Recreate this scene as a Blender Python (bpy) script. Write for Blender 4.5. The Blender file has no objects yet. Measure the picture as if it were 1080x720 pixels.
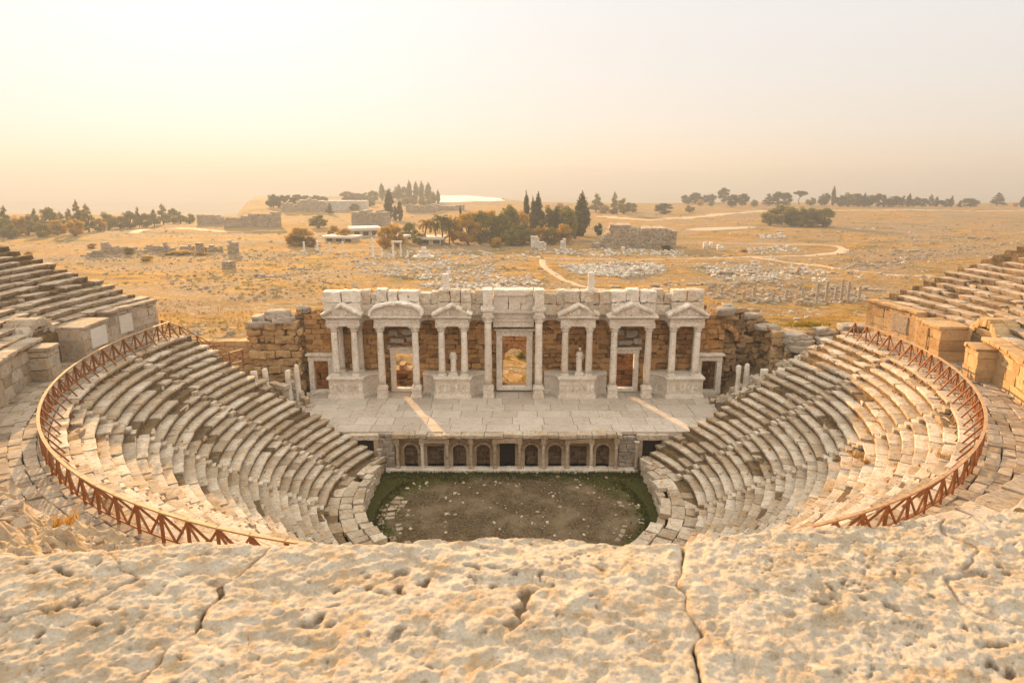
import bpy, math, random
import numpy as np
from mathutils import Vector, Matrix

random.seed(7); rng = np.random.default_rng(7)
SC = bpy.context.scene
COL = SC.collection
R = math.radians
PI = math.pi

# ------------------------------------------------------------------ camera (24 mm, 14.2 deg down)
CAM = np.array([0., -50., 27.]); PITCH = R(14.2); FPX = 720.0
cam = bpy.data.cameras.new('camera'); camo = bpy.data.objects.new('camera', cam); COL.objects.link(camo)
cam.sensor_width = 36; cam.lens = 24; cam.clip_start = .05; cam.clip_end = 60000
camo.location = CAM; camo.rotation_euler = (PI/2 - PITCH, 0, 0)
cam.dof.use_dof = True; cam.dof.focus_distance = 60; cam.dof.aperture_fstop = 7.1
SC.camera = camo

def ray(px, py):
    u = px-540; v = 360-py
    return np.array([u, FPX*math.cos(PITCH)+v*math.sin(PITCH), v*math.cos(PITCH)-FPX*math.sin(PITCH)])
def atz(px, py, z):
    d = ray(px, py); return CAM + d*((z-CAM[2])/d[2])
def aty(px, py, y):
    d = ray(px, py); return CAM + d*((y-CAM[1])/d[1])

# ------------------------------------------------------------------ numpy noise
def _hash(i, j, k, s):
    h = (i*374761393 + j*668265263 + k*2147483647 + s*974634777) & 0xFFFFFFFF
    h = ((h ^ (h >> 13))*1274126177) & 0xFFFFFFFF
    h = ((h ^ (h >> 16))*2246822519) & 0xFFFFFFFF
    return ((h ^ (h >> 15)) & 0xFFFFFF)/float(0xFFFFFF)
def vnoise(p, s=0):
    p = np.asarray(p, float); f = np.floor(p).astype(np.int64); t = p-f; t = t*t*(3-2*t)
    i, j, k = f[..., 0], f[..., 1], f[..., 2]; u, v, w = t[..., 0], t[..., 1], t[..., 2]
    o = 0
    for a in (0, 1):
        for b in (0, 1):
            for c in (0, 1):
                o = o + _hash(i+a, j+b, k+c, s)*(u if a else 1-u)*(v if b else 1-v)*(w if c else 1-w)
    return o*2-1
def fbm(p, octv=3, s=0, gain=.5):
    p = np.asarray(p, float); o = 0; a = 1.
    for q in range(octv):
        o = o + a*vnoise(p*(2**q)+q*17.3, s+q); a *= gain
    return o
def fbm2(x, y, octv=3, s=0, gain=.5):
    return fbm(np.stack([x, y, np.zeros_like(x)+.37], -1), octv, s, gain)
def sstep(a, b, x):
    t = np.clip((np.asarray(x, float)-a)/(b-a), 0, 1); return t*t*(3-2*t)

# ------------------------------------------------------------------ mesh building
class MB:
    def __init__(s): s.v = []; s.f = []; s.t = []; s.m = []; s.sm = []; s.n = 0
    def add(s, v, f, tint=.5, mi=0, smooth=True):
        v = np.asarray(v, float).reshape(-1, 3)
        t = np.full(len(v), tint) if np.isscalar(tint) else np.asarray(tint, float)
        s.v.append(v); s.t.append(t)
        if isinstance(f, np.ndarray): f = [f]
        else:
            d = {}
            for q in f: d.setdefault(len(q), []).append(q)
            f = [np.array(q) for q in d.values()]
        for q in f:
            s.f.append(q+s.n); s.m.append(np.full(len(q), mi)); s.sm.append(np.full(len(q), smooth))
        s.n += len(v); return s
    def build(s, name, mats, parent=None, loc=(0, 0, 0)):
        me = bpy.data.meshes.new(name)
        if not isinstance(mats, (list, tuple)): mats = [mats]
        for m in mats: me.materials.append(m)
        v = np.concatenate(s.v).astype(np.float32)
        me.vertices.add(len(v)); me.vertices.foreach_set('co', v.ravel())
        tot = np.concatenate([np.full(len(q), q.shape[1]) for q in s.f]).astype(np.int32)
        lo = np.concatenate([q.ravel() for q in s.f]).astype(np.int32)
        st = np.concatenate([[0], np.cumsum(tot)[:-1]]).astype(np.int32)
        me.loops.add(len(lo)); me.loops.foreach_set('vertex_index', lo)
        me.polygons.add(len(tot)); me.polygons.foreach_set('loop_start', st)
        me.polygons.foreach_set('material_index', np.concatenate(s.m).astype(np.int32))
        me.polygons.foreach_set('use_smooth', np.concatenate(s.sm).astype(bool))
        me.update(calc_edges=True)
        a = me.attributes.new('tint', 'FLOAT', 'POINT'); a.data.foreach_set('value', np.concatenate(s.t).astype(np.float32))
        me.validate()
        o = bpy.data.objects.new(name, me); COL.objects.link(o); o.location = loc
        if parent: o.parent = parent
        return o
def tag(o, label=None, cat=None, group=None, kind=None):
    if label: o['label'] = label
    if cat: o['category'] = cat
    if group: o['group'] = group
    o['kind'] = kind or 'thing'
    return o
def thing(name, label, cat, loc=(0, 0, 0), rz=0, group=None):
    o = bpy.data.objects.new(name, None); COL.objects.link(o); o.location = loc; o.rotation_euler = (0, 0, rz)
    o.empty_display_size = .3
    return tag(o, label, cat, group)
def struct(name, mb, m): return tag(mb.build(name, m), kind='structure')
def copy_tree(o, parent=None):
    c = o.copy(); COL.objects.link(c)
    if parent: c.parent = parent
    for ch in o.children: copy_tree(ch, c)
    return c
ORD = ['first','second','third','fourth','fifth','sixth','seventh','eighth','ninth','tenth','eleventh','twelfth','thirteenth','fourteenth','fifteenth','sixteenth',
       'seventeenth','eighteenth','nineteenth','twentieth','twenty-first','twenty-second','twenty-third','twenty-fourth','twenty-fifth','twenty-sixth','twenty-seventh','twenty-eighth','twenty-ninth','thirtieth']

_tc = {}
def box_topo(nx, ny, nz):
    k = (nx, ny, nz)
    if k in _tc: return _tc[k]
    idx = {}; P = []; F = []
    def vi(a, b, c):
        if (a, b, c) not in idx: idx[(a, b, c)] = len(P); P.append((a, b, c))
        return idx[(a, b, c)]
    for a in range(nx):
        for b in range(ny):
            F.append((vi(a, b, 0), vi(a, b+1, 0), vi(a+1, b+1, 0), vi(a+1, b, 0)))
            F.append((vi(a, b, nz), vi(a+1, b, nz), vi(a+1, b+1, nz), vi(a, b+1, nz)))
    for a in range(nx):
        for c in range(nz):
            F.append((vi(a, 0, c), vi(a+1, 0, c), vi(a+1, 0, c+1), vi(a, 0, c+1)))
            F.append((vi(a, ny, c), vi(a, ny, c+1), vi(a+1, ny, c+1), vi(a+1, ny, c)))
    for b in range(ny):
        for c in range(nz):
            F.append((vi(0, b, c), vi(0, b, c+1), vi(0, b+1, c+1), vi(0, b+1, c)))
            F.append((vi(nx, b, c), vi(nx, b+1, c), vi(nx, b+1, c+1), vi(nx, b, c+1)))
    _tc[k] = (np.array(P), np.array(F)); return _tc[k]
def _line(n, L, e):
    if n < 3 or e <= 0: return np.linspace(-L/2, L/2, n+1)
    e = min(e, L*.3); return np.concatenate([[-L/2], np.linspace(-L/2+e, L/2-e, n-1), [L/2]])
def stone(sx, sy, sz, n=(5, 4, 4), rb=.04, amp=.03, fr=1.8, seed=None, lump=0.):
    """a weathered block centred on the origin: rounded arrises, chipped and uneven faces"""
    P, F = box_topo(*n)
    ax = [_line(n[i], (sx, sy, sz)[i], rb) for i in range(3)]
    p = np.stack([ax[i][P[:, i]] for i in range(3)], -1)
    h = np.array([sx, sy, sz])/2; r = min(rb, h.min()*.8)
    q = np.clip(p, -(h-r), h-r); d = p-q; ln = np.linalg.norm(d, axis=1, keepdims=True)
    p = np.where(ln > 1e-9, q+d/np.maximum(ln, 1e-9)*np.minimum(ln, r), p)
    s = random.randrange(1 << 20) if seed is None else seed
    off = np.array([(s*.731) % 97, (s*.377) % 89, (s*.193) % 83])
    if amp > 0:
        g = p*fr+off
        dx = np.stack([fbm(g, 2, 1), fbm(g+31.7, 2, 2), fbm(g+57.1, 2, 3)], -1)
        p = p+dx*amp
        ch = sstep(.25, .7, vnoise(p*fr*.8+off*1.3, 9))*(ln[:, 0] > r*.8)   # broken arrises
        p = p-np.sign(p)*(ch*amp*1.6)[:, None]
    if lump:
        nn = p/np.maximum(np.linalg.norm(p, axis=1, keepdims=True), 1e-6)
        p = p*(1-lump)+nn*lump*h*1.05
    return p, F
def rotm(rx=0, ry=0, rz=0): return np.array((Matrix.Rotation(rz, 3, 'Z') @ Matrix.Rotation(ry, 3, 'Y') @ Matrix.Rotation(rx, 3, 'X')))
def put(mb, pf, c, rz=0, rx=0, ry=0, tint=None, mi=0):
    p, F = pf; p = p @ rotm(rx, ry, rz).T + np.array(c)
    mb.add(p, F, random.random() if tint is None else tint, mi, False); return mb
def box(mb, x0, x1, y0, y1, z0, z1, tint=.5, mi=0):
    P, F = box_topo(1, 1, 1)
    p = np.array([x0, y0, z0])+P*np.array([x1-x0, y1-y0, z1-z0]); mb.add(p, F, tint, mi, False); return mb
def mbox(mb, x0, x1, y0, y1, z0, z1, tint=None, amp=.012, rb=.025, fr=2.5, mi=0):
    """a dressed marble block, only slightly worn"""
    s = (x1-x0, y1-y0, z1-z0); n = tuple(int(min(14, max(3, round(a/.22)+2))) for a in s)
    return put(mb, stone(*s, n=n, rb=rb, amp=amp, fr=fr), ((x0+x1)/2, (y0+y1)/2, (z0+z1)/2), tint=random.uniform(.3, .7) if tint is None else tint, mi=mi)
def beam(mb, a, b, w, h, tint=.5, mi=0):
    a = np.array(a, float); b = np.array(b, float); d = b-a; L = np.linalg.norm(d); d /= L
    up = np.array([0, 0, 1.]) if abs(d[2]) < .95 else np.array([1., 0, 0])
    s = np.cross(d, up); s /= np.linalg.norm(s); u = np.cross(s, d)
    P, F = box_topo(1, 1, 1); q = P-.5
    mb.add((a+b)/2+q[:, :1]*d*L+q[:, 1:2]*s*w+q[:, 2:]*u*h, F, tint, mi, False); return mb
def lathe(mb, prof, c=(0, 0, 0), seg=20, mod=None, tint=.5, mi=0, cap=True):
    a = np.arange(seg)/seg*2*PI; V = []
    for k, (r, z) in enumerate(prof):
        rr = r*(1+(mod(k, a) if mod else 0)); V.append(np.stack([rr*np.cos(a), rr*np.sin(a), np.full(seg, z)], -1))
    n = len(prof); F = []
    for k in range(n-1):
        for i in range(seg):
            j = (i+1) % seg; F.append((k*seg+i, k*seg+j, (k+1)*seg+j, (k+1)*seg+i))
    v = np.concatenate(V)+np.array(c)
    if cap:
        F.append(tuple(range(seg))[::-1]); F.append(tuple((n-1)*seg+i for i in range(seg)))
    mb.add(v, F, tint, mi); return mb
def prism(mb, pts, a0, a1, axis='z', tint=.5, mi=0, smooth=False):
    """closed outline extruded along z (plan) or y (elevation, outline in x,z)"""
    n = len(pts); V = []
    for a in (a0, a1):
        for (u, v) in pts: V.append((u, v, a) if axis == 'z' else (u, a, v))
    F = [(i, (i+1) % n, n+(i+1) % n, n+i) for i in range(n)]
    F += [tuple(range(n))[::-1], tuple(n+i for i in range(n))]
    area = sum(pts[i][0]*pts[(i+1) % n][1]-pts[(i+1) % n][0]*pts[i][1] for i in range(n))
    if (area < 0) != (axis == 'y'): F = [f[::-1] for f in F]
    mb.add(V, F, tint, mi, smooth); return mb
def sheet(xs, ys, zs):
    nu, nv = xs.shape; v = np.stack([xs, ys, zs], -1).reshape(-1, 3); i = np.arange(nu*nv).reshape(nu, nv)
    return v, np.stack([i[:-1, :-1], i[1:, :-1], i[1:, 1:], i[:-1, 1:]], -1).reshape(-1, 4)

# ------------------------------------------------------------------ materials
class NT:
    def __init__(s, name):
        s.m = bpy.data.materials.new(name); s.m.use_nodes = True; s.t = s.m.node_tree; s.t.nodes.clear()
        s.out = s.n('ShaderNodeOutputMaterial')
    def n(s, typ, **kw):
        q = s.t.nodes.new(typ)
        for k, v in kw.items():
            if k in q.inputs.keys() if isinstance(k, str) else False: q.inputs[k].default_value = v
            else: setattr(q, k, v)
        return q
    def l(s, a, b): s.t.links.new(a, b)
    def noise(s, vec, scale, detail=4, rough=.6, dist=0):
        q = s.n('ShaderNodeTexNoise'); q.inputs['Scale'].default_value = scale; q.inputs['Detail'].default_value = detail
        q.inputs['Roughness'].default_value = rough; q.inputs['Distortion'].default_value = dist; s.l(vec, q.inputs['Vector']); return q.outputs['Fac']
    def ramp(s, fac, stops):
        q = s.n('ShaderNodeValToRGB'); e = q.color_ramp.elements
        while len(e) < len(stops): e.new(.5)
        for i, (p, c) in enumerate(stops):
            e[i].position = p; e[i].color = (*c, 1) if not np.isscalar(c) else (c, c, c, 1)
        s.l(fac, q.inputs['Fac']); return q.outputs['Color']
    def mix(s, f, a, b, mode='MIX'):
        q = s.n('ShaderNodeMix', data_type='RGBA', blend_type=mode)
        for v, k in ((f, 0), (a, 6), (b, 7)):
            if hasattr(v, 'links') or hasattr(v, 'is_linked'): s.l(v, q.inputs[k])
            else: q.inputs[k].default_value = v if k == 0 else (*v, 1)
        return q.outputs[2]
    def math(s, op, a, b=0.):
        q = s.n('ShaderNodeMath', operation=op)
        for i, v in enumerate((a, b)):
            if hasattr(v, 'is_linked'): s.l(v, q.inputs[i])
            else: q.inputs[i].default_value = v
        return q.outputs[0]
    def done(s, color, rough=.9, height=None, bump=.3, dist=.05, spec=.2):
        b = s.n('ShaderNodeBsdfPrincipled'); b.inputs['Roughness'].default_value = rough; b.inputs['Specular IOR Level'].default_value = spec
        if hasattr(color, 'is_linked'): s.l(color, b.inputs['Base Color'])
        else: b.inputs['Base Color'].default_value = (*color, 1)
        if height is not None:
            q = s.n('ShaderNodeBump'); q.inputs['Strength'].default_value = bump; q.inputs['Distance'].default_value = dist
            s.l(height, q.inputs['Height']); s.l(q.outputs[0], b.inputs['Normal'])
        s.l(b.outputs[0], s.out.inputs['Surface']); s.bsdf = b; return s.m

def stone_mat(name, light, dark, stain, scale=1., bump=.5, dist=.04, stain_amt=.5, warm=None, warm_amt=.4, pits=1., coord='Object', rough=.92, tintw=.55):
    t = NT(name); tc = t.n('ShaderNodeTexCoord').outputs[coord]
    at = t.n('ShaderNodeAttribute', attribute_name='tint').outputs['Fac']
    big = t.noise(tc, .55*scale, 4, .6); med = t.noise(tc, 3.1*scale, 6, .68); fine = t.noise(tc, 14*scale, 5, .7)
    f = t.math('ADD', t.math('MULTIPLY', at, tintw), t.math('MULTIPLY', med, 1-tintw+.25)); f = t.math('ADD', f, t.math('MULTIPLY', t.math('SUBTRACT', big, .5), .7))
    c = t.mix(t.ramp(f, [(.25, 0.), (.85, 1.)]), dark, light)
    if warm:
        w = t.ramp(t.noise(tc, 1.3*scale, 5, .65, .6), [(.48, 0.), (.66, 1.)]); c = t.mix(t.math('MULTIPLY', w, warm_amt), c, warm)
    s1 = t.ramp(t.noise(tc, 4.3*scale, 8, .74, .4), [(.53, 0.), (.68, 1.)]); s2 = t.ramp(t.noise(tc, .9*scale, 3, .6), [(.35, .25), (.6, 1.)])
    c = t.mix(t.math('MULTIPLY', t.math('MULTIPLY', s1, s2), stain_amt), c, stain)
    vo = t.n('ShaderNodeTexVoronoi'); vo.inputs['Scale'].default_value = 9*scale; t.l(tc, vo.inputs['Vector'])
    pit = t.ramp(vo.outputs['Distance'], [(.06, 0.), (.22, 1.)])
    pm = t.ramp(t.noise(tc, 2.2*scale, 3), [(.5, 1.), (.62, 0.)])
    pit = t.math('MAXIMUM', pit, pm)
    c = t.mix(t.math('MULTIPLY', t.math('SUBTRACT', 1., pit), .45*pits), c, stain)
    c = t.mix(t.math('MULTIPLY', t.ramp(fine, [(.3, 1.), (.5, 0.)]), .22), c, stain)
    h = t.math('ADD', t.math('MULTIPLY', med, .9), t.math('MULTIPLY', fine, .35)); h = t.math('ADD', h, t.math('MULTIPLY', pit, .25*pits))
    return t.done(c, rough, h, bump, dist)

M = {}
M['seat'] = stone_mat('seat_limestone', (.62, .545, .445), (.29, .22, .145), (.045, .032, .02), 1., .9, .08, 1.1, warm=(.44, .27, .115), warm_amt=.65)
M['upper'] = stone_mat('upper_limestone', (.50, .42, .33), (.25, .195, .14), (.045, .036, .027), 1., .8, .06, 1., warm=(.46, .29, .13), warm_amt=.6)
M['marble'] = stone_mat('white_marble', (.86, .81, .735), (.54, .46, .37), (.12, .09, .06), 1.3, .7, .05, .9, warm=(.60, .46, .30), warm_amt=.5, pits=.8, rough=.75)
M['masonry'] = stone_mat('brown_masonry', (.50, .30, .14), (.19, .10, .045), (.035, .024, .016), 1., .9, .08, 1., warm=(.54, .27, .08), warm_amt=.8, tintw=.75)
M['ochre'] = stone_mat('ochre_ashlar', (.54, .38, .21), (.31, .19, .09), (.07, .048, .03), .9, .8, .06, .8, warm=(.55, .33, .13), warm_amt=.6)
M['grey'] = stone_mat('grey_boulder', (.42, .37, .31), (.23, .20, .165), (.07, .06, .05), 1.1, .7, .06, .8, warm=(.36, .25, .14), warm_amt=.35)
M['slab'] = stone_mat('paving_slab', (.44, .37, .29), (.22, .17, .125), (.06, .048, .035), 1., .8, .05, 1., warm=(.40, .28, .15), warm_amt=.6)
M['plaster'] = stone_mat('pale_plaster', (.66, .61, .54), (.52, .46, .38), (.22, .17, .12), .8, .3, .02, .4)
M['debris'] = stone_mat('earth_rubble', (.22, .155, .09), (.07, .046, .026), (.025, .018, .012), 1.6, 1., .12, .7, warm=(.34, .22, .09), warm_amt=.6)
M['rubble'] = stone_mat('field_stone', (.62, .57, .49), (.36, .31, .25), (.13, .11, .09), .8, .6, .06, .5)
M['slope'] = stone_mat('golden_rubble_slope', (.56, .45, .32), (.33, .24, .15), (.10, .075, .05), 1.8, 1., .10, .8, warm=(.50, .33, .13), warm_amt=.7)
M['logeion'] = stone_mat('stage_front_stone', (.50, .40, .29), (.30, .22, .14), (.09, .065, .045), 1.1, .6, .04, .8, warm=(.44, .28, .13), warm_amt=.55)
M['worn'] = stone_mat('worn_marble', (.72, .65, .55), (.40, .32, .23), (.08, .058, .038), 1.2, .8, .06, 1., warm=(.56, .36, .17), warm_amt=.7)
M['sidewall'] = stone_mat('dark_rough_masonry', (.40, .28, .165), (.145, .095, .055), (.04, .028, .018), .9, .9, .09, 1., warm=(.46, .26, .09), warm_amt=.55, tintw=.7)
M['niche'] = stone_mat('dark_niche_stone', (.27, .20, .14), (.12, .085, .055), (.03, .022, .015), 1.1, .8, .05, 1.)  # darker brown tone for the niche backs
M['ruin'] = stone_mat('ruin_stone', (.44, .36, .27), (.26, .20, .14), (.11, .085, .06), .35, .9, .25, .6, warm=(.42, .29, .15), warm_amt=.4)

def wood_mat(name, a, b):
    t = NT(name); tc = t.n('ShaderNodeTexCoord').outputs['Object']; f = t.noise(tc, 5, 5, .7); g = t.noise(tc, 40, 3, .6)
    c = t.mix(t.ramp(f, [(.3, 0.), (.7, 1.)]), a, b); c = t.mix(t.math('MULTIPLY', g, .4), c, tuple(x*.5 for x in a)); return t.done(c, .7, g, .2, .01, .3)
M['wood'] = wood_mat('stained_wood', (.21, .075, .024), (.35, .14, .045))
M['railtop'] = wood_mat('worn_rail_wood', (.36, .20, .10), (.55, .36, .20))
M['bars_and_shade'] = NT('iron_and_shade').done((.05, .045, .04), .6)  # gate iron; also colours the sheets standing for shade in the door openings
M['trunk'] = wood_mat('bark', (.08, .055, .035), (.14, .10, .07))

def leaf_mat(name, a, b, trans=.4):
    t = NT(name); at = t.n('ShaderNodeAttribute', attribute_name='tint').outputs['Fac']; oi = t.n('ShaderNodeObjectInfo').outputs['Random']
    f = t.math('ADD', t.math('MULTIPLY', at, .7), t.math('MULTIPLY', oi, .3)); c = t.mix(f, a, b); m = t.done(c, .7, spec=.1)
    tr = t.n('ShaderNodeBsdfTranslucent'); t.l(c, tr.inputs['Color']); mx = t.n('ShaderNodeMixShader'); mx.inputs[0].default_value = trans
    t.l(t.bsdf.outputs[0], mx.inputs[1]); t.l(tr.outputs[0], mx.inputs[2]); t.l(mx.outputs[0], t.out.inputs['Surface']); return m
M['leaf_dark'] = leaf_mat('dark_conifer_foliage', (.042, .050, .012), (.12, .115, .026))
M['leaf_olive'] = leaf_mat('olive_foliage', (.12, .115, .016), (.30, .25, .036))
M['leaf_gold'] = leaf_mat('golden_foliage', (.34, .20, .02), (.62, .38, .045), .5)
M['leaf_orange'] = leaf_mat('rusty_foliage', (.14, .075, .018), (.27, .15, .03), .3)
M['straw'] = leaf_mat('dry_grass_blades', (.30, .16, .035), (.56, .34, .09), .35)
M['lush'] = leaf_mat('green_grass_blades', (.045, .055, .014), (.11, .12, .03), .3)
M['yellowgrass'] = leaf_mat('yellow_grass_blades', (.22, .17, .02), (.42, .33, .05), .4)

# ------------------------------------------------------------------ terrain
YS = [-400, -60, 22, 60, 200, 400, 700, 860, 960, 1150, 1400, 40000]
ZS = [3, 2, -.2, -1, -7, -12, -17, -17.5, -24, -110, -150, -150]
def terr(x, y):
    x = np.asarray(x, float); y = np.asarray(y, float)
    edge = fbm2(x*.006, y*.0+2., 2, 77)*60
    a_ = x/np.maximum(y+50, 10)*700+540; ed = np.interp(a_, [-400, 262, 282, 480, 560, 2000], [640, 640, 1120, 1150, 905, 905])
    ye = y+np.where(y > 400, edge*.5, 0); ye = np.where(ye > 400, 400+(ye-400)*(470./(ed-400)), ye); ye = np.where(ye > 870, np.maximum(y+edge*.5-ed, 0)+870, ye)
    z = np.interp(ye, YS, ZS)
    near = 1-sstep(ed-200, ed+100, y)
    z = z+near*(fbm2(x*.35, y*.35, 2, 71)*.16*sstep(24, 50, y)*sstep(320, 150, y)+fbm2(x*.02, y*.02, 3, 3)*1.1*sstep(24, 90, y)+fbm2(x*.12, y*.12, 2, 5)*.3*sstep(24, 70, y)+fbm2(x*.004, y*.006, 2, 8)*3.5*sstep(150, 500, y))
    z = z+sstep(1400, 2600, y)*(fbm2(x*.0006, y*.0006, 3, 11)*7)
    r = np.hypot(x, y-.5)
    hill = 19*sstep(35, -35, y)*sstep(43, 50, r)*(1-.8*sstep(75, 260, np.abs(x)))+fbm2(x*.15, y*.15, 3, 21)*.5*sstep(45, 50, r)*sstep(40, 0, y)
    z = z+np.where(y < 60, hill, 0)
    z = np.where((r < 47) & (y < 24), np.minimum(z, -1.5), z)
    return z
ys = np.concatenate([np.linspace(-130, 18, 75)[:-1], 18+np.geomspace(1, 903, 330)-1, np.geomspace(930, 26000, 90)])
us = np.linspace(-1, 1, 321); us = us*.6+.4*us**3
Yg, Ug = np.meshgrid(ys, us, indexing='ij')
Xg = Ug*(95+1.0*np.maximum(Yg+60, 20))
v, f = sheet(Xg, Yg, terr(Xg, Yg)); f = f[:, ::-1]
mb = MB(); mb.add(v, f)
def ground_mat():
    t = NT('dry_grassland'); tc = t.n('ShaderNodeTexCoord').outputs['Object']
    mp = t.n('ShaderNodeMapping'); mp.inputs['Scale'].default_value = (.6, 1.25, 1); t.l(tc, mp.inputs['Vector']); st = mp.outputs[0]
    a = t.noise(st, .034, 8, .7, .4); b = t.noise(st, .22, 8, .75); c_ = t.noise(tc, 1.2, 5, .7); d = t.noise(st, .07, 5, .65, .5)
    grass = t.mix(t.ramp(b, [(.35, 0.), (.65, 1.)]), (.165, .086, .019), (.46, .26, .055))
    soil = t.mix(t.ramp(c_, [(.35, 0.), (.65, 1.)]), (.13, .088, .05), (.36, .26, .15))
    c = t.mix(t.ramp(a, [(.45, 0.), (.55, 1.)]), soil, grass)
    c = t.mix(t.math('MULTIPLY', t.ramp(d, [(.53, 0.), (.64, 1.)]), .8), c, (.115, .10, .035))
    c = t.mix(t.math('MULTIPLY', t.ramp(t.noise(tc, .5, 8, .75), [(.57, 0.), (.63, 1.)]), .75), c, (.47, .40, .30))
    c = t.mix(t.math('MULTIPLY', t.ramp(t.noise(tc, .9, 6, .7), [(.60, 0.), (.70, 1.)]), .6), c, (.09, .075, .04))
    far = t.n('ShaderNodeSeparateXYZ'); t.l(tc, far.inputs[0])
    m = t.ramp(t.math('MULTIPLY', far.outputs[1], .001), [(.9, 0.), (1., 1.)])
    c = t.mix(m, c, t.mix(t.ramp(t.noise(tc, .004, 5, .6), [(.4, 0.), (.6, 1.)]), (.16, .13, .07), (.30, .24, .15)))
    h = t.math('ADD', t.math('MULTIPLY', b, 1.), t.math('MULTIPLY', c_, .4)); return t.done(c, 1., h, .8, .5, .05)
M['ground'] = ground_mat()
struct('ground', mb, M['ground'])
_SS = np.concatenate([np.linspace(62, 200, 60)[:-1], np.geomspace(200, 2600, 150)])
def hits(pts):
    """where points of the photograph meet the terrain"""
    pts = np.asarray(pts, float).reshape(-1, 2); D = np.array([ray(*p) for p in pts]); D /= np.linalg.norm(D, axis=1, keepdims=True)
    out = np.empty((len(pts), 3))
    for c in range(0, len(pts), 400):
        d = D[c:c+400]; P = CAM+d[:, None]*_SS[None, :, None]; below = P[..., 2] < terr(P[..., 0], P[..., 1]); below[:, -1] = True
        i = np.maximum(below.argmax(1), 1); lo = _SS[i-1]; hi = _SS[i]
        for k in range(9):
            m_ = (lo+hi)/2; q = CAM+d*m_[:, None]; u = q[:, 2] < terr(q[:, 0], q[:, 1]); hi = np.where(u, m_, hi); lo = np.where(u, lo, m_)
        out[c:c+400] = CAM+d*hi[:, None]
    return out
def hit(px, py): return hits([(px, py)])[0]
def gpt(x, y, dz=0): return np.array([x, y, float(terr(x, y))+dz])

# ------------------------------------------------------------------ the theatre: seating
CY = .5
def pol(phi, r, z): return np.stack([r*np.sin(phi), CY-r*np.cos(phi), z], -1)     # phi = 0 points at the camera side
AIS = [R(a) for a in (-90+10, -90+31, -90+51, -90+70.5, 0, 90-70.5, 90-51, 90-31, 90-10)]
def aisle_phi(al, r):
    # aisles run out from a point 6 m towards the stage
    d = np.array([math.sin(al), -math.cos(al)]); o = np.array([0, 6-CY]); b = d@o; t = -b+math.sqrt(b*b-(o@o)+r*r); p = o+d*t
    return math.atan2(p[0], -p[1])
def ring_block(mb, phi0, phi1, r0, r1, z0, z1, n=(6, 3, 3), amp=.03, rb=.05, tint=None, tilt=0., sink=0., lip=0.):
    rm = (r0+r1)/2; L = (phi1-phi0)*rm
    p, F = stone(L, r1-r0, z1-z0, n=n, rb=rb, amp=amp)
    p = p.copy(); p[:, 1] += lip*sstep(.12*(z1-z0), -.05*(z1-z0), p[:, 2])*(p[:, 1] < -.2*(r1-r0)); p[:, 2] += tilt*p[:, 0]+random.uniform(-.5, .5)*tilt*p[:, 1]-sink
    q = pol((phi0+phi1)/2+p[:, 0]/rm, rm+p[:, 1], (z0+z1)/2+p[:, 2])
    mb.add(q, F, random.random() if tint is None else tint, 0, False)
def row(mb, r0, tread, ztop, h, pa, pb, gaps, gapw, n, amp, ruin, lmin=.6, lmax=1.7):
    """one curved row of seat blocks between two angles, broken at the stairways"""
    cuts = []; g = sorted(x for x in gaps if pa < x < pb); s = pa
    for x in g: cuts.append((s, x-gapw/2/r0)); s = x+gapw/2/r0
    cuts.append((s, pb))
    for a, b in cuts:
        ph = a
        while ph < b-.15/r0:
            L = random.uniform(lmin, lmax)/r0; e = min(ph+L, b)
            if b-e < .4/r0: e = b
            ru = ruin(ph); k = random.random()
            if k > ru*.35:
                ring_block(mb, ph+.008/r0, e-.008/r0, r0-.05+random.uniform(-.03, .03)*(1+3*ru), r0+tread+.1, ztop-h-.02, ztop+random.uniform(-.022, .012)*(1+3*ru),
                           n=n, amp=amp*(.7+1.3*ru), rb=.035+.05*ru, tilt=random.uniform(-.05, .05)*(.15+1.6*ru), sink=random.random()**3*.22*ru, lip=.17)
            elif k > ru*.12:
                put(mb, stone((e-ph)*r0*.8, tread*.8, h*.7, n=n, rb=.06, amp=amp*2), pol((ph+e)/2, r0+tread*.5, ztop-h*.65), rz=(ph+e)/2+random.uniform(-.4, .4), rx=random.uniform(-.3, .3))
            ph = e

lower = thing('lower_seating', 'pale grey lower bank of curved stone seat rows around the orchestra', 'seating')
NR = 24; R0 = 14.6; TR = .625; RI = .475; ZL = 1.6
def plow(r): return PI/2+math.asin((8.-CY)/r)
core = MB()
prof = []
for i in range(NR): prof += [(R0+i*TR+.06, ZL+i*RI-.12), (R0+i*TR+.06, ZL+(i+1)*RI-.12)]
prof += [(R0+NR*TR, ZL+NR*RI-.12), (R0+NR*TR, 1.0), (13.7, 1.0), (13.7, ZL-.2)]
def sweep(mb, prof, fa, fb, nseg, noise=.05, close=True):
    pr = np.array(prof); t = np.linspace(0, 1, nseg); rr = pr[:, 0]
    A = np.array([fa(r) for r in rr]); B = np.array([fb(r) for r in rr])
    ph = A[None, :]+(B-A)[None, :]*t[:, None]
    p = pol(ph, np.broadcast_to(rr, ph.shape), np.broadcast_to(pr[:, 1], ph.shape)); p = p+noise*np.stack([fbm(p*1.2, 2, 4), fbm(p*1.2+9, 2, 5), fbm(p*1.2+21, 2, 6)], -1)
    n = len(prof); i = np.arange(nseg*n).reshape(nseg, n); j = np.roll(i, -1, 1)
    F = np.stack([i[:-1], j[:-1], j[1:], i[1:]], -1)
    if not close: F = F[:, :-1]
    fs = [tuple(x) for x in F.reshape(-1, 4)]+[tuple(i[0])[::-1], tuple(i[-1])]
    mb.add(p.reshape(-1, 3), fs, .5, 0, False)
sweep(core, prof, lambda r: -plow(max(r, 13.7)), lambda r: plow(max(r, 13.7)), 260)
core.build('earth_core', M['debris'], lower)
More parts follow.
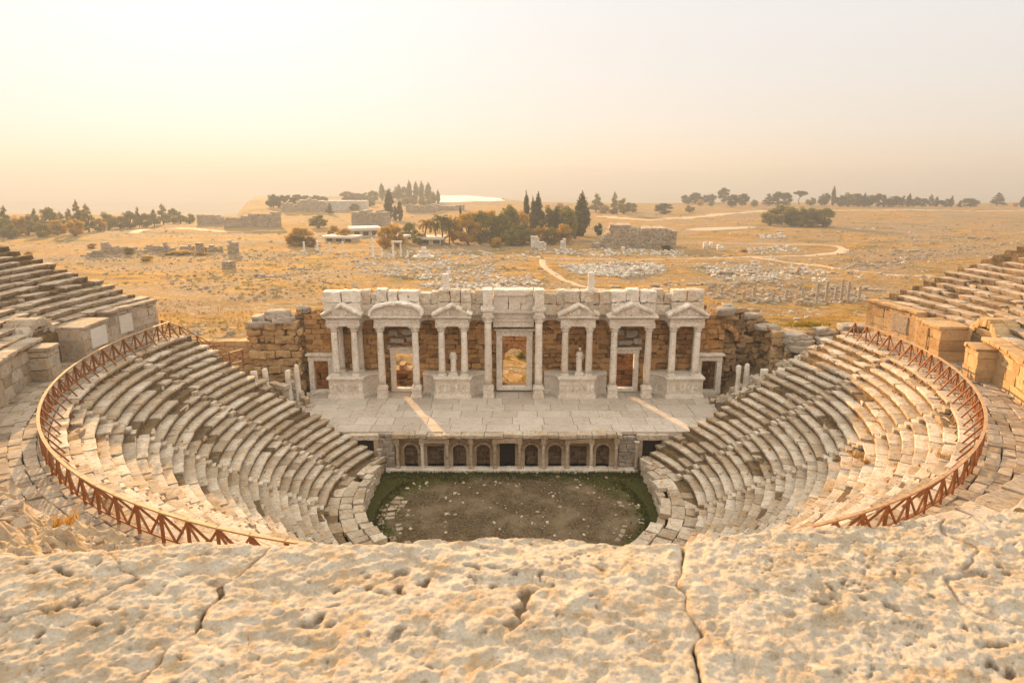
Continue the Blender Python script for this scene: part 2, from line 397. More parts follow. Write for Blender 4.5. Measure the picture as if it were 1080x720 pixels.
def ruin_low(ph): return .10+.22*max(0., float(vnoise(np.array([ph*6, 3.3, 1.]), 3)))
for i in range(NR):
    r0 = R0+i*TR; m = MB(); e = plow(r0)
    gaps = [aisle_phi(a, r0+.3) for a in AIS]
    row(m, r0, TR, ZL+(i+1)*RI, RI, -e-random.uniform(-.03, .03), e+random.uniform(-.03, .03), gaps, .75, (6, 3, 5), .028,
        lambda ph, i=i: ruin_low(ph+i*.4)+(.3*abs(math.sin(i*3.1)) if abs(ph) > PI/2 and i > 15 else 0)+(.22 if -1.25 < ph < -.5 and i > 16 else 0), .9, 2.9)
    m.build('seat_row', M['seat'], lower)
for a in AIS:
    m = MB()
    for i in range(NR):
        r0 = R0+i*TR; ph = aisle_phi(a, r0+.3); hw = .36/r0
        if random.random() < .88: ring_block(m, ph-hw, ph+hw, r0-.28, r0+TR+.1, ZL+i*RI-.1, ZL+(i+.52)*RI, n=(3, 2, 2), amp=.03, tilt=random.uniform(-.06, .06))
        if random.random() < .8: ring_block(m, ph-hw, ph+hw, r0+.06, r0+TR+.1, ZL+i*RI+.1, ZL+(i+1)*RI-.03, n=(3, 2, 2), amp=.03, tilt=random.uniform(-.06, .06))
    m.build('stairway', M['seat'], lower)
# broad ledge and parapet round the orchestra
def rin(ph): return 11.2+(11.9/max(.3, abs(math.sin(ph)))-11.2)*float(sstep(R(58), R(96), abs(ph)))
PLI = PI/2+math.asin(7.4/14.)
m = MB()
for (f0, f1, z) in ((0., .3, ZL+.03), (.3, .66, ZL-.05), (.66, 1., ZL-.1)):
    ph = -PLI
    while ph < PLI:
        e = min(PLI, ph+random.uniform(.7, 1.9)/12.5); c_ = rin((ph+e)/2); w_ = 14.6-c_; ru = random.random()
        if w_*(f1-f0) > .12 and ru < .93: ring_block(m, ph+.005, e-.005, c_+f0*w_+.01, c_+f1*w_-.015, z-.45, z+random.uniform(-.05, .03), n=(5, 4, 3), amp=.035, tilt=random.uniform(-.06, .06))
        ph = e
m.build('ledge_paving', M['seat'], lower)
m = MB(); ph = -PLI
while ph < PLI:
    e = ph+random.uniform(.7, 1.4)/12.; c_ = rin((ph+e)/2)
    for z0, z1 in ((-.3, .55), (.56, ZL-.42)): ring_block(m, ph+.003, e-.003, c_-.02+random.uniform(-.03, .03), c_+.6, z0, z1, n=(5, 3, 4), amp=.04)
    ph = e
m.build('podium_wall', M['seat'], lower)

# walkway (diazoma)
m = MB()
rr = 29.75
for wd in (.5, .65, .6, .75, .6, .6, .5):
    ph = -R(104)
    while ph < R(104):
        e = ph+random.uniform(.45, 1.3)/rr
        ring_block(m, ph+.0004, e-.0004, rr+random.uniform(-.05, .04), rr+wd+random.uniform(-.05, .05), 12.6, 13.02+random.uniform(-.05, .03), n=(4, 3, 3), amp=.03, rb=.04, tilt=random.uniform(-.03, .03)); ph = e
    rr += wd
struct('path', m, M['slab'])

# ---- upper seating: two wings and the ruined curve under the viewer
UR0 = 33.9; UTR = .93; URI = .385; UN = 13; UZ = 15.5
def pup(r): return PI/2+math.asin((10.-CY)/r)
def upper(label, f0, f1, ruin, rows, n, extra_ruin=0):
    t = thing('upper_seating', label, 'seating', group='banks of upper seating')
    c = MB(); pf = []
    for i in range(rows): pf += [(UR0+i*UTR+.1, UZ+i*URI-.12), (UR0+i*UTR+.1, UZ+(i+1)*URI-.12)]
    zt = UZ+rows*URI
    pf += [(UR0+rows*UTR+.6, zt+.1), (UR0+rows*UTR+2.2, zt-.5), (UR0+rows*UTR+4, zt-3.5), (UR0+rows*UTR+4, 2.), (33.8, 2.), (33.8, UZ-.3)]
    sweep(c, pf, f0, f1, 150, .12); c.build('earth_core', M['debris'], t)
    return t
def wing_gaps(r, s): return [s*aisle_phi(R(90-al), r) for al in (9.5, 24, 38)]
WL = upper('weathered grey upper seating wing above the left end of the walkway', lambda r: -pup(r), lambda r: -R(56), None, UN, None)
WRt = upper('sunlit golden upper seating wing above the right end of the walkway', lambda r: R(56), lambda r: pup(r), None, UN, None)
WN = upper('ruined rubble-strewn upper seating below the foreground stone blocks', lambda r: -R(56), lambda r: R(56), None, UN, None)
for s, t in ((-1, WL), (1, WRt)):
    for i in range(UN):
        r0 = UR0+i*UTR; m = MB(); e = pup(r0)+random.uniform(-.04, .01)-(.03 if i > 8 else 0)
        a, b = (R(56), e) if s > 0 else (-e, -R(56))
        row(m, r0, UTR, UZ+(i+1)*URI, URI, a, b, wing_gaps(r0, s), .8, (7, 4, 3), .04, lambda ph: .16+.2*float(vnoise(np.array([ph*9, i*.7, 2.]), 6)), .8, 2.2)
        m.build('seat_row', M['upper'], t)
    for al in (9.5, 24, 38):
        m = MB()
        for i in range(UN):
            r0 = UR0+i*UTR; ph = s*aisle_phi(R(90-al), r0+.3); hw = .38/r0
            for q in range(2):
                ring_block(m, ph-hw, ph+hw, r0+q*.45, r0+UTR+.1, UZ+i*URI-.1, UZ+(i+.5*(q+1))*URI, n=(3, 2, 2), amp=.03, tilt=random.uniform(-.06, .06))
        m.build('stairway', M['upper'], t)
for i in range(UN):
    r0 = UR0+i*UTR; m = MB()
    row(m, r0, UTR, UZ+(i+1)*URI, URI, -R(56), R(56), [], .8, (9, 5, 4), .05, lambda ph: .95 if ph < .25 else .45, .6, 1.7)
    m.build('seat_row', M['upper'], WN)
nr_ = MB(); P_, Q_ = np.meshgrid(np.linspace(-R(57), R(14), 420), np.linspace(33.15, UR0+UN*UTR+2.2, 165), indexing='ij'); w_ = pol(P_, Q_, np.zeros_like(P_))
zz_ = UZ+.52+(Q_-UR0)/UTR*URI+fbm(w_*.7, 3, 61)*.32+np.abs(fbm(w_*2.1, 4, 62, .6))*.38+fbm(w_*7, 2, 64)*.05-1.3*sstep(R(-4), R(12), P_+fbm(w_*.3, 2, 65)*.1)-.4*sstep(.1, -.4, fbm(w_*.45, 2, 63))
zz_ = zz_-.35*sstep(34.4, 33.4, Q_); v, f = sheet(w_[..., 0], w_[..., 1], zz_); nr_.add(v, f[:, ::-1], .5+.5*vnoise(w_.reshape(-1, 3)*3, 66)); nr_.build('rubble_slope', M['slope'], WN)
# loose rubble lying over the near left part
m = MB()
for k in range(1500):
    ph = random.uniform(-R(56), R(6)); q = random.random(); r = UR0+.4+q*UN*UTR; sz = .07+.42*random.random()**4
    z = UZ+.6+(r-UR0)/UTR*URI
    put(m, stone(sz*1.4, sz, sz*.7, n=(4, 4, 3), rb=sz*.2, amp=sz*.16, fr=2.5/sz), pol(ph, r, z+sz*.15), rz=random.random()*6, rx=random.uniform(-.3, .3), ry=random.uniform(-.3, .3))
tag(m.build('rubble', M['upper']), 'loose broken stones strewn over the ruined near seating', 'rubble', kind='stuff')

# ---- wall behind the walkway: parapet, stairs, pedestals and arched recess, on both sides
def arc_wall(mb, p0, p1, r0, r1, z0, z1, ch=.75, lmin=.9, lmax=1.8, amp=.025, cap=True, n=(5, 3, 4)):
    z = z0
    while z < z1-.15:
        h = min(ch, z1-z); h = h if z1-z-h > .2 else z1-z; ph = min(p0, p1); en = max(p0, p1)
        while ph < en:
            e = min(en, ph+random.uniform(lmin, lmax)/r0); e = en if en-e < .4/r0 else e
            ring_block(mb, ph+.003/r0, e-.003/r0, r0+random.uniform(-.02, .02), r1, z+.004, z+h-.004, n=n, amp=amp, rb=.03); ph = e
        z += h
    if cap:
        ph = min(p0, p1); en = max(p0, p1)
        while ph < en:
            e = min(en, ph+random.uniform(.9, 1.6)/r0); ring_block(mb, ph+.004/r0, e-.004/r0, r0-.18, r1+.1, z1, z1+.26, n=n, amp=amp*1.4, rb=.05, tilt=random.uniform(-.03, .03)); ph = e
def az(a): return R(90+a)       # degrees beyond the side axis, counted towards the stage
for s, side in ((-1, 'left'), (1, 'right')):  # ochre on sunlit right, grey on shaded left: sun tone put into colour
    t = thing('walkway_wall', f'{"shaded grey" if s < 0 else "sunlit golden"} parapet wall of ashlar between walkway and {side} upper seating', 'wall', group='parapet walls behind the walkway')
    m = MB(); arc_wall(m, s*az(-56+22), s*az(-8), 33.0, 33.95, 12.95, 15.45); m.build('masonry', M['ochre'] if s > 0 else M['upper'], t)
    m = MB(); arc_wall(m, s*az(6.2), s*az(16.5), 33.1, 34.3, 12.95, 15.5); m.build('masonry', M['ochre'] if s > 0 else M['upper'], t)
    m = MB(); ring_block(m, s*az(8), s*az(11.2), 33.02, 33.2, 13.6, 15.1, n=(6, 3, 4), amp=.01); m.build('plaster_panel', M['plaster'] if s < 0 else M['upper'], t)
    m = MB()
    for k in range(7):
        ring_block(m, s*az(3.9), s*az(6.0), 32.7+k*.3, 35.2, 13.0+k*.36, 13.0+(k+1)*.36-.01, n=(4, 3, 3), amp=.025)
    m.build('steps', M['upper'], t)
    p = thing('stone_pedestal', f'broad {"shaded" if s < 0 else "sunlit"} pedestal jutting into the walkway beside the {side} steps', 'pedestal', group='pedestals on the walkway')
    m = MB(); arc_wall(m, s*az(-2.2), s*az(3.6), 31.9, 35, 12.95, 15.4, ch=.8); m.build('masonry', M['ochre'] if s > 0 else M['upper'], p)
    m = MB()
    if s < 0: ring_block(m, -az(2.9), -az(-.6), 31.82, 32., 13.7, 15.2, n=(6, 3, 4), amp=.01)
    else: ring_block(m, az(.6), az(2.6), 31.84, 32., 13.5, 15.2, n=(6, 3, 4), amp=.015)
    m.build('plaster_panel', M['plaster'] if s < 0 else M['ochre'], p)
    a = thing('arched_recess', f'ruined stone arch over a recess behind the {side} walkway', 'arch', group='arched recesses')
    m = MB(); NA = 13; ac = -5.1; ro = 34.3; wz = 1.55
    for k in range(NA):
        t0 = PI*k/NA; t1 = PI*(k+1)/NA; tm = (t0+t1)/2
        for dep in (0, 1):
            p_, F = stone(.5, .95, .62, n=(3, 4, 3), rb=.04, amp=.03)
            p_ = p_ @ rotm(ry=-(tm-PI/2)).T+np.array([-1.75*math.cos(tm), dep*.95, 14.6+1.75*math.sin(tm)])
            m.add(pol(s*(az(ac)+p_[:, 0]/ro), ro+p_[:, 1], p_[:, 2]), F if s > 0 else F[:, ::-1], random.random())
    for q in (-1, 1):
        for z in range(3):
            ring_block(m, s*(az(ac)+(q*1.75-.3)/ro), s*(az(ac)+(q*1.75+.3)/ro), ro-.5, ro+1.4, 12.95+z*.55, 13.5+z*.55, n=(3, 4, 3)) if s > 0 else \
            ring_block(m, -(az(ac)+(q*1.75+.3)/ro), -(az(ac)+(q*1.75-.3)/ro), ro-.5, ro+1.4, 12.95+z*.55, 13.5+z*.55, n=(3, 4, 3))
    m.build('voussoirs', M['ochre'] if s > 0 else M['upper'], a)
    m = MB(); prism(m, [(-1.5, 12.9), (1.5, 12.9)]+[(1.5*math.cos(PI*k/12), 14.6+1.5*math.sin(PI*k/12)) for k in range(13)], 0, .12, 'y')
    vv = m.v[0]; ph = s*(az(ac)+vv[:, 0]/ro); m.v[0] = pol(ph, ro+1.2+vv[:, 1], vv[:, 2]); m.build('back_wall', M['masonry'], a)
    m = MB()
    for k in range(-4, 5): 
        x = k*.32; zt = 14.5+math.sqrt(max(0, 1.45**2-x*x)); c = lambda x, z: pol(np.array(s*(az(ac)+x/ro)), np.array(ro+.6), np.array(z))
        beam(m, c(x, 13.0), c(x, zt), .035, .035)
    beam(m, c(-1.4, 14.4), c(1.4, 14.4), .05, .05); beam(m, c(-1.4, 13.3), c(1.4, 13.3), .05, .05); m.build('gate', M['bars_and_shade'], a)
    b = thing('stone_pedestal', f'tall rough pedestal of cut blocks standing past the {side} arched recess', 'pedestal', group='pedestals on the walkway')
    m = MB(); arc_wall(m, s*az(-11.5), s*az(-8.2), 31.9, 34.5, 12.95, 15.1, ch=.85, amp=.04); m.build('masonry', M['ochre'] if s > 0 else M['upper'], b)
t = thing('walkway_wall', 'parapet wall of big blocks along the near walkway below the rubble seating', 'wall', group='parapet walls behind the walkway')
m = MB(); arc_wall(m, R(14), az(-34), 33.0, 33.95, 12.95, 15.45, ch=.85); arc_wall(m, -az(-34), R(14), 33.0, 33.95, 12.95, 15.2, ch=.85, amp=.06, cap=False); m.build('masonry', M['upper'], t)

# ---- wooden railing
rail = thing('wooden_railing', 'long red-brown timber railing curving along the inner edge of the walkway', 'railing')
PE = R(102.3); NP = 74
def P3(ph, r, z): return pol(np.array(ph), np.array(r), np.array(z))
m = MB(); m2 = MB()
for k in range(NP-1):
    a = -PE+2*PE*k/(NP-1); b = -PE+2*PE*(k+1)/(NP-1)
    beam(m, P3(a-.0006, 30, 14.3), P3(b+.0006, 30, 14.3), .15, .07); beam(m2, P3(a, 30, 13.2), P3(b, 30, 13.2), .07, .07)
m.build('top_rail', M['railtop'], rail); m2.build('lower_rail', M['wood'], rail)
for k in range(NP):
    a = -PE+2*PE*k/(NP-1); d = PE/(NP-1); g = 0 if abs(a) > PI/2-.2 or True else 1
    m = MB(); beam(m, P3(a+random.uniform(-.0012, .0012), 30+random.uniform(-.03, .03), 12.98), P3(a, 30, 14.27), random.uniform(.09, .12), .10); m.build('post', M['wood'], rail)
    m = MB(); beam(m, P3(a, 29.94, 14.15), P3(a, 28.85, 12.5), .09, .08); m.build('strut', M['wood'], rail)
    m = MB()
    if k > 0: beam(m, P3(a, 30.02, 14.2), P3(a-d, 30.02, 13.2), .06, .08)
    if k < NP-1: beam(m, P3(a, 30.02, 14.2), P3(a+d, 30.02, 13.2), .06, .08)
    m.build('brace', M['wood'], rail)
def stair_rail(label, pts, h=1.2):
    t = thing('wooden_railing', label, 'railing')
    m = MB(); m2 = MB()
    for a, b in zip(pts[:-1], pts[1:]):
        a = np.array(a); b = np.array(b); up = np.array([0, 0, h]); beam(m, a+up, b+up, .1, .07); beam(m2, a+up*.12, b+up*.12, .07, .07); beam(m2, a+up*.12, b+up*.95, .06, .07); beam(m2, a+up*.95, b+up*.12, .06, .07)
    m.build('top_rail', M['wood'], t); m2.build('cross_brace', M['wood'], t)
    for a in pts:
        m = MB(); a = np.array(a); beam(m, a-np.array([0, 0, .3]), a+np.array([0, 0, h]), .1, .1); m.build('post', M['wood'], t)
stair_rail('short timber railing stepping down the outer left end of the seat rows', [(-30.6, 8.2, 13.), (-29.2, 8.4, 12.4), (-27.8, 8.5, 11.5), (-26.5, 8.6, 10.7), (-25.2, 8.7, 9.9), (-24.5, 9.9, 9.9)])

# ------------------------------------------------------------------ orchestra floor
def grid_xy(x0, x1, y0, y1, d):
    return np.meshgrid(np.arange(x0, x1+d/2, d), np.arange(y0, y1+d/2, d), indexing='ij')
X, Y = grid_xy(-15, 15, -13.5, 9.2, .12)
Z = fbm2(X*.6, Y*.6, 4, 31)*.06+fbm2(X*4, Y*4, 2, 33)*.025
v, f = sheet(X, Y, Z); m = MB(); m.add(v, f)
t = NT('orchestra_soil'); tc = t.n('ShaderNodeTexCoord').outputs['Object']
mp = t.n('ShaderNodeMapping'); mp.inputs['Location'].default_value = (0, .03, 0); mp.inputs['Scale'].default_value = (1/11.2, 1/8.0, 0); t.l(tc, mp.inputs['Vector'])
ln = t.n('ShaderNodeVectorMath', operation='LENGTH'); t.l(mp.outputs[0], ln.inputs[0])
n1 = t.noise(tc, .8, 6, .7); n2 = t.noise(tc, 5, 6, .7); n3 = t.noise(tc, .35, 4, .6)
soil = t.mix(t.ramp(n2, [(.38, 0.), (.64, 1.)]), (.045, .033, .018), (.16, .115, .068))
soil = t.mix(t.ramp(n3, [(.45, 0.), (.62, .75)]), soil, (.20, .155, .10))
soil = t.mix(t.ramp(t.noise(tc, 9, 5, .7), [(.6, 0.), (.68, .7)]), soil, (.42, .36, .29))
gr = t.mix(t.ramp(n2, [(.35, 0.), (.65, 1.)]), (.026, .034, .008), (.075, .075, .02))
gm = t.ramp(t.math('ADD', ln.outputs['Value'], t.math('MULTIPLY', t.math('SUBTRACT', n1, .5), .8)), [(.78, 0.), (1.0, .95)])
c = t.mix(gm, soil, gr)
M['orch'] = t.done(c, 1., t.math('ADD', n2, n1), .8, .12, .05)
struct('orchestra_floor', m, M['orch'])
# low ring of paving round the orchestra
for s, lab, rows_ in ((-1, 'broken pale stone paving curving along the left edge of the orchestra', ((8.9, .5), (9.45, .75), (10.25, .6))), (1, 'thin broken double kerb of stones at the right edge of the orchestra', ((8.9, .4), (10.1, .5)))):
    m = MB()
    for r, w in rows_:
        ph = s*R(28) if s > 0 else -R(105)
        while ph < (R(100) if s > 0 else -R(28)):
            e = ph+random.uniform(.4, .95)/r
            if random.random() < .8: ring_block(m, ph+.01, e-.01, r, r+w, -.2, .0+random.uniform(-.04, .05), n=(4, 3, 3), amp=.05, rb=.06, tilt=random.uniform(-.06, .06))
            ph = e
    tag(m.build('stone_kerb', M['slab']), lab, 'kerb', 'kerbs in the orchestra')
def blades(mb, pts, hgt, w=.02, lean=.5, per=7):
    V = []; F = []; T = []
    for p in pts:
        for k in range(per):
            a = random.random()*6.283; h = hgt*random.uniform(.5, 1.1); l = random.uniform(.1, lean)*h; b = np.array(p)+np.array([random.gauss(0, hgt*.22), random.gauss(0, hgt*.22), -.02])
            d = np.array([math.cos(a), math.sin(a), 0]); q = np.array([-d[1], d[0], 0])*w; n = len(V); tt = random.random()
            V += [b-q, b+q, b+d*l*.4+q*.7+[0, 0, h*.6], b+d*l*.4-q*.7+[0, 0, h*.6], b+d*l+[0, 0, h]]; F += [(n, n+1, n+2, n+3), (n+3, n+2, n+4)]; T += [tt]*5
    mb.add(np.array(V), F, np.array(T), 0, False)
m = MB(); pts = []
for k in range(900):
    x = random.uniform(-12.2, 12); y = 7.8-abs(random.gauss(0, .9)); pts.append((x, y, .02))
for k in range(700):
    ph = random.choice((-1, 1))*R(random.uniform(35, 120)); r = 11.0-abs(random.gauss(0, .4)); q = pol(np.array(ph), np.array(r), np.array(.02))
    if q[1] < 7.8: pts.append(q)
blades(m, pts, .22, .02, .6, 8); q_ = MB()
for k in range(420):
    ph = random.random()*6.283; r = 10.6*math.sqrt(random.random()); x, y = r*math.sin(ph), min(7.6, .3-r*math.cos(ph)); sz = .05+.22*random.random()**4; put(q_, stone(sz*1.3, sz, sz*.7, n=(3, 3, 3), rb=sz*.2, amp=sz*.15, fr=2/sz), (x, y, .03), rz=random.random()*6, rx=random.uniform(-.3, .3))
tag(q_.build('rubble', M['seat']), 'small broken stones lying about the orchestra floor', 'rubble', kind='stuff')
q_ = MB(); blades(q_, [(random.uniform(-10.5, 10.5), random.uniform(-7, 7.3), .02) for k in range(700)], .13, .018, .9, 6); tag(q_.build('dry_grass', M['straw']), 'thin dry grass on the brown orchestra floor', 'grass', kind='stuff')
tag(m.build('grass', M['lush']), 'short dark green grass along the orchestra edge and stage foot', 'grass', kind='stuff')

# ------------------------------------------------------------------ stage floor and stage front
ZST = 3.66
m = MB()
ysl = [8.62, 10.4, 12.3, 14.2, 16.1, 18.0, 20.9]; 
for a, b in zip(ysl[:-1], ysl[1:]):
    x = -21.5
    while x < 21.8:
        e = min(21.8, x+random.uniform(1.4, 3.4)); put(m, stone(e-x-.03, b-a-.03, .3, n=(3, 3, 3), rb=.015, amp=.006), ((x+e)/2, (a+b)/2, ZST-.15+random.uniform(-.006, .006)), tint=random.uniform(.05, .95)); x = e
M['stage'] = stone_mat('stage_paving', (.56, .50, .43), (.40, .34, .275), (.16, .125, .09), .6, .3, .02, .75, warm=(.46, .36, .26), warm_amt=.4, pits=.25)
struct('stage_floor', m, M['stage'])
m = MB(); box(m, -21.6, 21.9, 10.2, 20.9, .0, ZST-.31); struct('stage_base', m, M['masonry'])

def arch_pts(x0, x1, z0, zs, n=12):
    c = (x0+x1)/2; r = (x1-x0)/2; return [(x0, z0)]+[(c-r*math.cos(PI*k/n), zs+r*math.sin(PI*k/n)) for k in range(n+1)]+[(x1, z0)]
def column(t, x, y, z0, z1, r, mats='marble', base=True, cap=.62, name='column', seg=18):
    c = MB(); hb = .3 if base else 0
    n = 9; pr = []
    for k in range(n+1):
        f = k/n; pr.append((r*(1-.13*f**1.4), z0+hb+f*(z1-cap-z0-hb)))
    tt = random.uniform(.2, .8); V0 = len(c.v); lathe(c, pr, (x, y, 0), seg, tint=tt)
    vv = c.v[0]; g = vv*1.3+x; c.v[0] = vv+np.stack([fbm(g, 2, 1), fbm(g+5, 2, 2), 0*g[:, 0]], -1)*.02
    o = c.build(name, M[mats], t)
    if base:
        b = MB(); box(b, x-r*1.32, x+r*1.32, y-r*1.32, y+r*1.32, z0, z0+.12); lathe(b, [(r*1.28, z0+.12), (r*1.32, z0+.16), (r*1.25, z0+.2), (r*1.1, z0+.22), (r*1.16, z0+.26), (r*1.1, z0+.3), (r, z0+.32)], (x, y, 0), seg); b.build('column_base', M[mats], o)
    q = MB(); zc = z1-cap; rt = r*.87; ph0 = random.random()
    def mod(k, a): return (0, .05, .16, .04, .10, .20, .06, .03)[k]*np.cos(8*a+(PI if k > 3 else 0))
    lathe(q, [(rt*1.02, zc), (rt*1.08, zc+cap*.08), (rt*1.34, zc+cap*.34), (rt*1.14, zc+cap*.36), (rt*1.28, zc+cap*.52), (rt*1.58, zc+cap*.68), (rt*1.45, zc+cap*.74), (rt*1.62, zc+cap*.86)], (x, y, 0), 32, mod)
    w = rt*1.72; prism(q, [(x+w*sx*f, y+w*sy*g) for sx, sy, f, g in ((-1, -1, 1, 1), (0, -1, 1, .82), (1, -1, 1, 1), (1, 0, .82, 1), (1, 1, 1, 1), (0, 1, 1, .82), (-1, 1, 1, 1), (-1, 0, .82, 1))], zc+cap*.84, z1)
    q.build('capital', M[mats], o); return o

front = thing('proscenium', 'low stage front with small columns and arched niches facing the grassy orchestra', 'stage front')
LX = [-10.5, -8.22, -5.95, -3.76, -1.57, .7, 2.89, 5.07, 7.26, 9.54]
kinds = ['arch', 'rect', 'arch', 'arch', 'door', 'arch', 'arch', 'rect', 'arch']
m = MB()
x = -12.2
yw = 8.75
def front_panel(mb, x0, x1, kind):
    c = (x0+x1)/2; zt = 2.75
    if kind == 'arch':
        o = arch_pts(c-.62, c+.62, .25, 1.75, 12)
        prism(mb, [(x0, .0), (x0, zt), (x1, zt), (x1, .0), (c+.62, 0.)]+o[::-1]+[(c-.62, 0.)], yw, yw+.75, 'y', random.random())
    elif kind == 'rect':
        prism(mb, [(x0, 0), (x0, zt), (x1, zt), (x1, 0), (c+.78, 0), (c+.78, 2.2), (c-.78, 2.2), (c-.78, 0)], yw, yw+.75, 'y', random.random())
    else:
        prism(mb, [(x0, 0), (x0, zt), (x1, zt), (x1, 0), (c+.72, 0), (c+.72, 2.45), (c-.72, 2.45), (c-.72, 0)], yw, yw+.75, 'y', random.random())
for i, k in enumerate(kinds): front_panel(m, LX[i], LX[i+1], k)
m.build('niche_wall', M['logeion'], front)
m = MB()
for i, k in enumerate(kinds):
    if k == 'arch':
        c = (LX[i]+LX[i+1])/2; n = 11
        for j in range(n):
            tm = PI*(j+.5)/n; p_, F = stone(.24, .3, .245, n=(3, 3, 3), rb=.02, amp=.008)
            m.add(p_ @ rotm(ry=-(tm-PI/2)).T+np.array([c-.75*math.cos(tm), yw-.02, 1.75+.75*math.sin(tm)]), F, random.random())
        for q in (-1, 1): mbox(m, c+q*.76-.15, c+q*.76+.15, yw-.14, yw+.1, 1.55, 1.74)
m.build('arch_mouldings', M['logeion'], front)
m = MB()
for zz in np.arange(0, 2.7, .42):
    x = -10.5+random.uniform(-.4, 0)
    while x < 9.5:
        e = x+random.uniform(.5, 1.2)
        if not (-1.57 < x and e < .7 or -1.57 < e < .7 or -1.57 < x < .7): put(m, stone(e-x-.01, .3, .41, n=(4, 3, 3), rb=.04, amp=.03), ((x+e)/2, yw+1.05, zz+.21))
        x = e
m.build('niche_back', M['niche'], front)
for i, x in enumerate(LX): column(front, x, 8.1, .28, 2.78, .155, 'seat' if i not in (1, 8) else 'marble', True, .34, seg=14)
m = MB()
for i, k in enumerate(kinds):            # entablature: breaks forward over the columns
    a, b = LX[i], LX[i+1]; y0 = 7.9 if k in ('rect', 'door') else 8.55
    mbox(m, a-.22 if y0 < 8 else a+.23, b+.22 if y0 < 8 else b-.23, y0, 9.5, 2.79, 3.22, amp=.015); 
for x in LX: mbox(m, x-.24, x+.24, 7.86, 9.4, 2.785, 3.26, amp=.015)
m.build('architrave', M['logeion'], front)
m = MB(); x = -10.9
while x < 9.9:
    e = x+random.uniform(.9, 2.4); yy = 7.62+random.uniform(0, .3) if random.random() < .8 else 8.3
    mbox(m, x+.01, min(e, 10)-.01, yy, 9.0, 3.28, ZST-.02+random.uniform(-.05, .05), amp=.03, rb=.05); x = e
m.build('cornice', M['seat'], front)
m = MB(); x = -11.6
while x < 10.8:
    e = x+random.uniform(1., 2.); mbox(m, x+.005, e-.005, 7.72, 8.6, -.2, .27, amp=.02); x = e
m.build('plinth', M['marble'], front)
m = MB()
for k in range(4): beam(m, (-.98+k*.36, 9.2, .1), (-.98+k*.36, 9.2, 2.45), .04, .04)
beam(m, (-1.1, 9.2, 1.2), (.3, 9.2, 1.2), .05, .05); beam(m, (-1.1, 9.2, 2.0), (.3, 9.2, 2.0), .05, .05); box(m, -1.2, .35, 9.9, 9.96, 0, 2.5)  # last box: dark sheet standing for the shade behind the gate
m.build('gate', M['bars_and_shade'], front)
# end piers and the two passage doors beside the seats
WALLV = []
def top_at(x, y, rx, ry):
    V = np.concatenate(WALLV); k = (np.abs(V[:, 0]-x) < rx) & (np.abs(V[:, 1]-y) < ry); return float(np.percentile(V[k, 2], 97)) if k.any() else None
def course_wall(mb, x0, x1, y0, y1, z0, ztop, ch=.5, lmin=.7, lmax=1.5, amp=.035, n=(5, 3, 4), holes=(), ang=0, org=None, rb=.045, drop=.0, jit=0., yj=.04):
    """coursed wall along x with a ragged top ztop(x); holes are (x0,x1,z0,z1) openings"""
    org = np.array(org if org is not None else (0, 0, 0)); z = z0; zt = ztop if callable(ztop) else (lambda x: ztop); Rm = rotm(rz=ang)
    k = 0
    while True:
        h = ch*random.uniform(.75, 1.3) if jit else ch*random.uniform(.85, 1.2); any_ = False; X0, X1 = x0, x1; x0 = X0+random.uniform(-jit, jit); x1 = X1+random.uniform(-jit, jit)
        xs = x0
        while xs < x1-.05:
            e = min(x1, xs+random.uniform(lmin, lmax)); e = x1 if x1-e < lmin*.5 else e; c = (xs+e)/2
            if z+h*.6 <= zt(c):
                any_ = True; segs = [(xs, e)]
                for (a, b, c0, c1) in holes:
                    if z+h*.5 > c0 and z+h*.5 < c1:
                        ns = []
                        for (u, w) in segs:
                            if w <= a or u >= b: ns.append((u, w)); continue
                            if u < a: ns.append((u, a))
                            if w > b: ns.append((b, w))
                        segs = ns
                for (u, w) in segs:
                    if w-u < .12 or random.random() < drop: continue
                    p, F = stone(w-u-.012, (y1-y0), h-.012, n=n, rb=rb, amp=amp)
                    p = p+np.array([(u+w)/2, (y0+y1)/2+random.uniform(-yj, yj), z+h/2]); q_ = p @ Rm.T+org; mb.add(q_, F, random.random(), 0, False); WALLV.append(q_)
            xs = e
        x0, x1 = X0, X1; z += h; k += 1
        if not any_ or k > 60: break
m = MB(); course_wall(m, -12.2, -10.75, 8.2, 9.5, 0, 3.6, ch=.36, lmin=.35, lmax=.9); course_wall(m, 9.8, 11.4, 8.3, 9.5, 0, 3.5, ch=.36, lmin=.35, lmax=.9)
course_wall(m, -17.2, -14.9, 8.4, 9.5, 0, 3.6, ch=.4, lmin=.4, lmax=.9); course_wall(m, 14.2, 17, 8.4, 9.5, 0, 3.6, ch=.4, lmin=.4, lmax=.9)
m.build('end_wall', M['grey'], front)
for (a, b) in ((-14.9, -12.2), (11.5, 14.2)):
    m = MB(); mbox(m, a, a+.45, 8.2, 9.3, 0, 3.0); mbox(m, b-.45, b, 8.2, 9.3, 0, 3.0); mbox(m, a-.1, b+.1, 8.1, 9.4, 3.0, 3.5, amp=.03); m.build('door_frame', M['seat'], front)
    m = MB(); box(m, a+.45, b-.45, 8.98, 8.995, 0, 3.); m.build('passage_shade_panel', M['bars_and_shade'], front)  # flat dark panel standing for the shade inside the passage
    m = MB()
    for k in range(5): beam(m, (a+.6+k*.38, 8.7, 0), (a+.6+k*.38, 8.7, 3.), .04, .04)
    beam(m, (a+.45, 8.7, 1.6), (b-.45, 8.7, 1.6), .05, .05); m.build('gate', M['bars_and_shade'], front)
column(front, 11.35, 7.85, 0, 3.0, .16, 'seat', True, .34, seg=14); column(front, -12.05, 7.75, 0, 2.3, .16, 'seat', True, .1, seg=14)

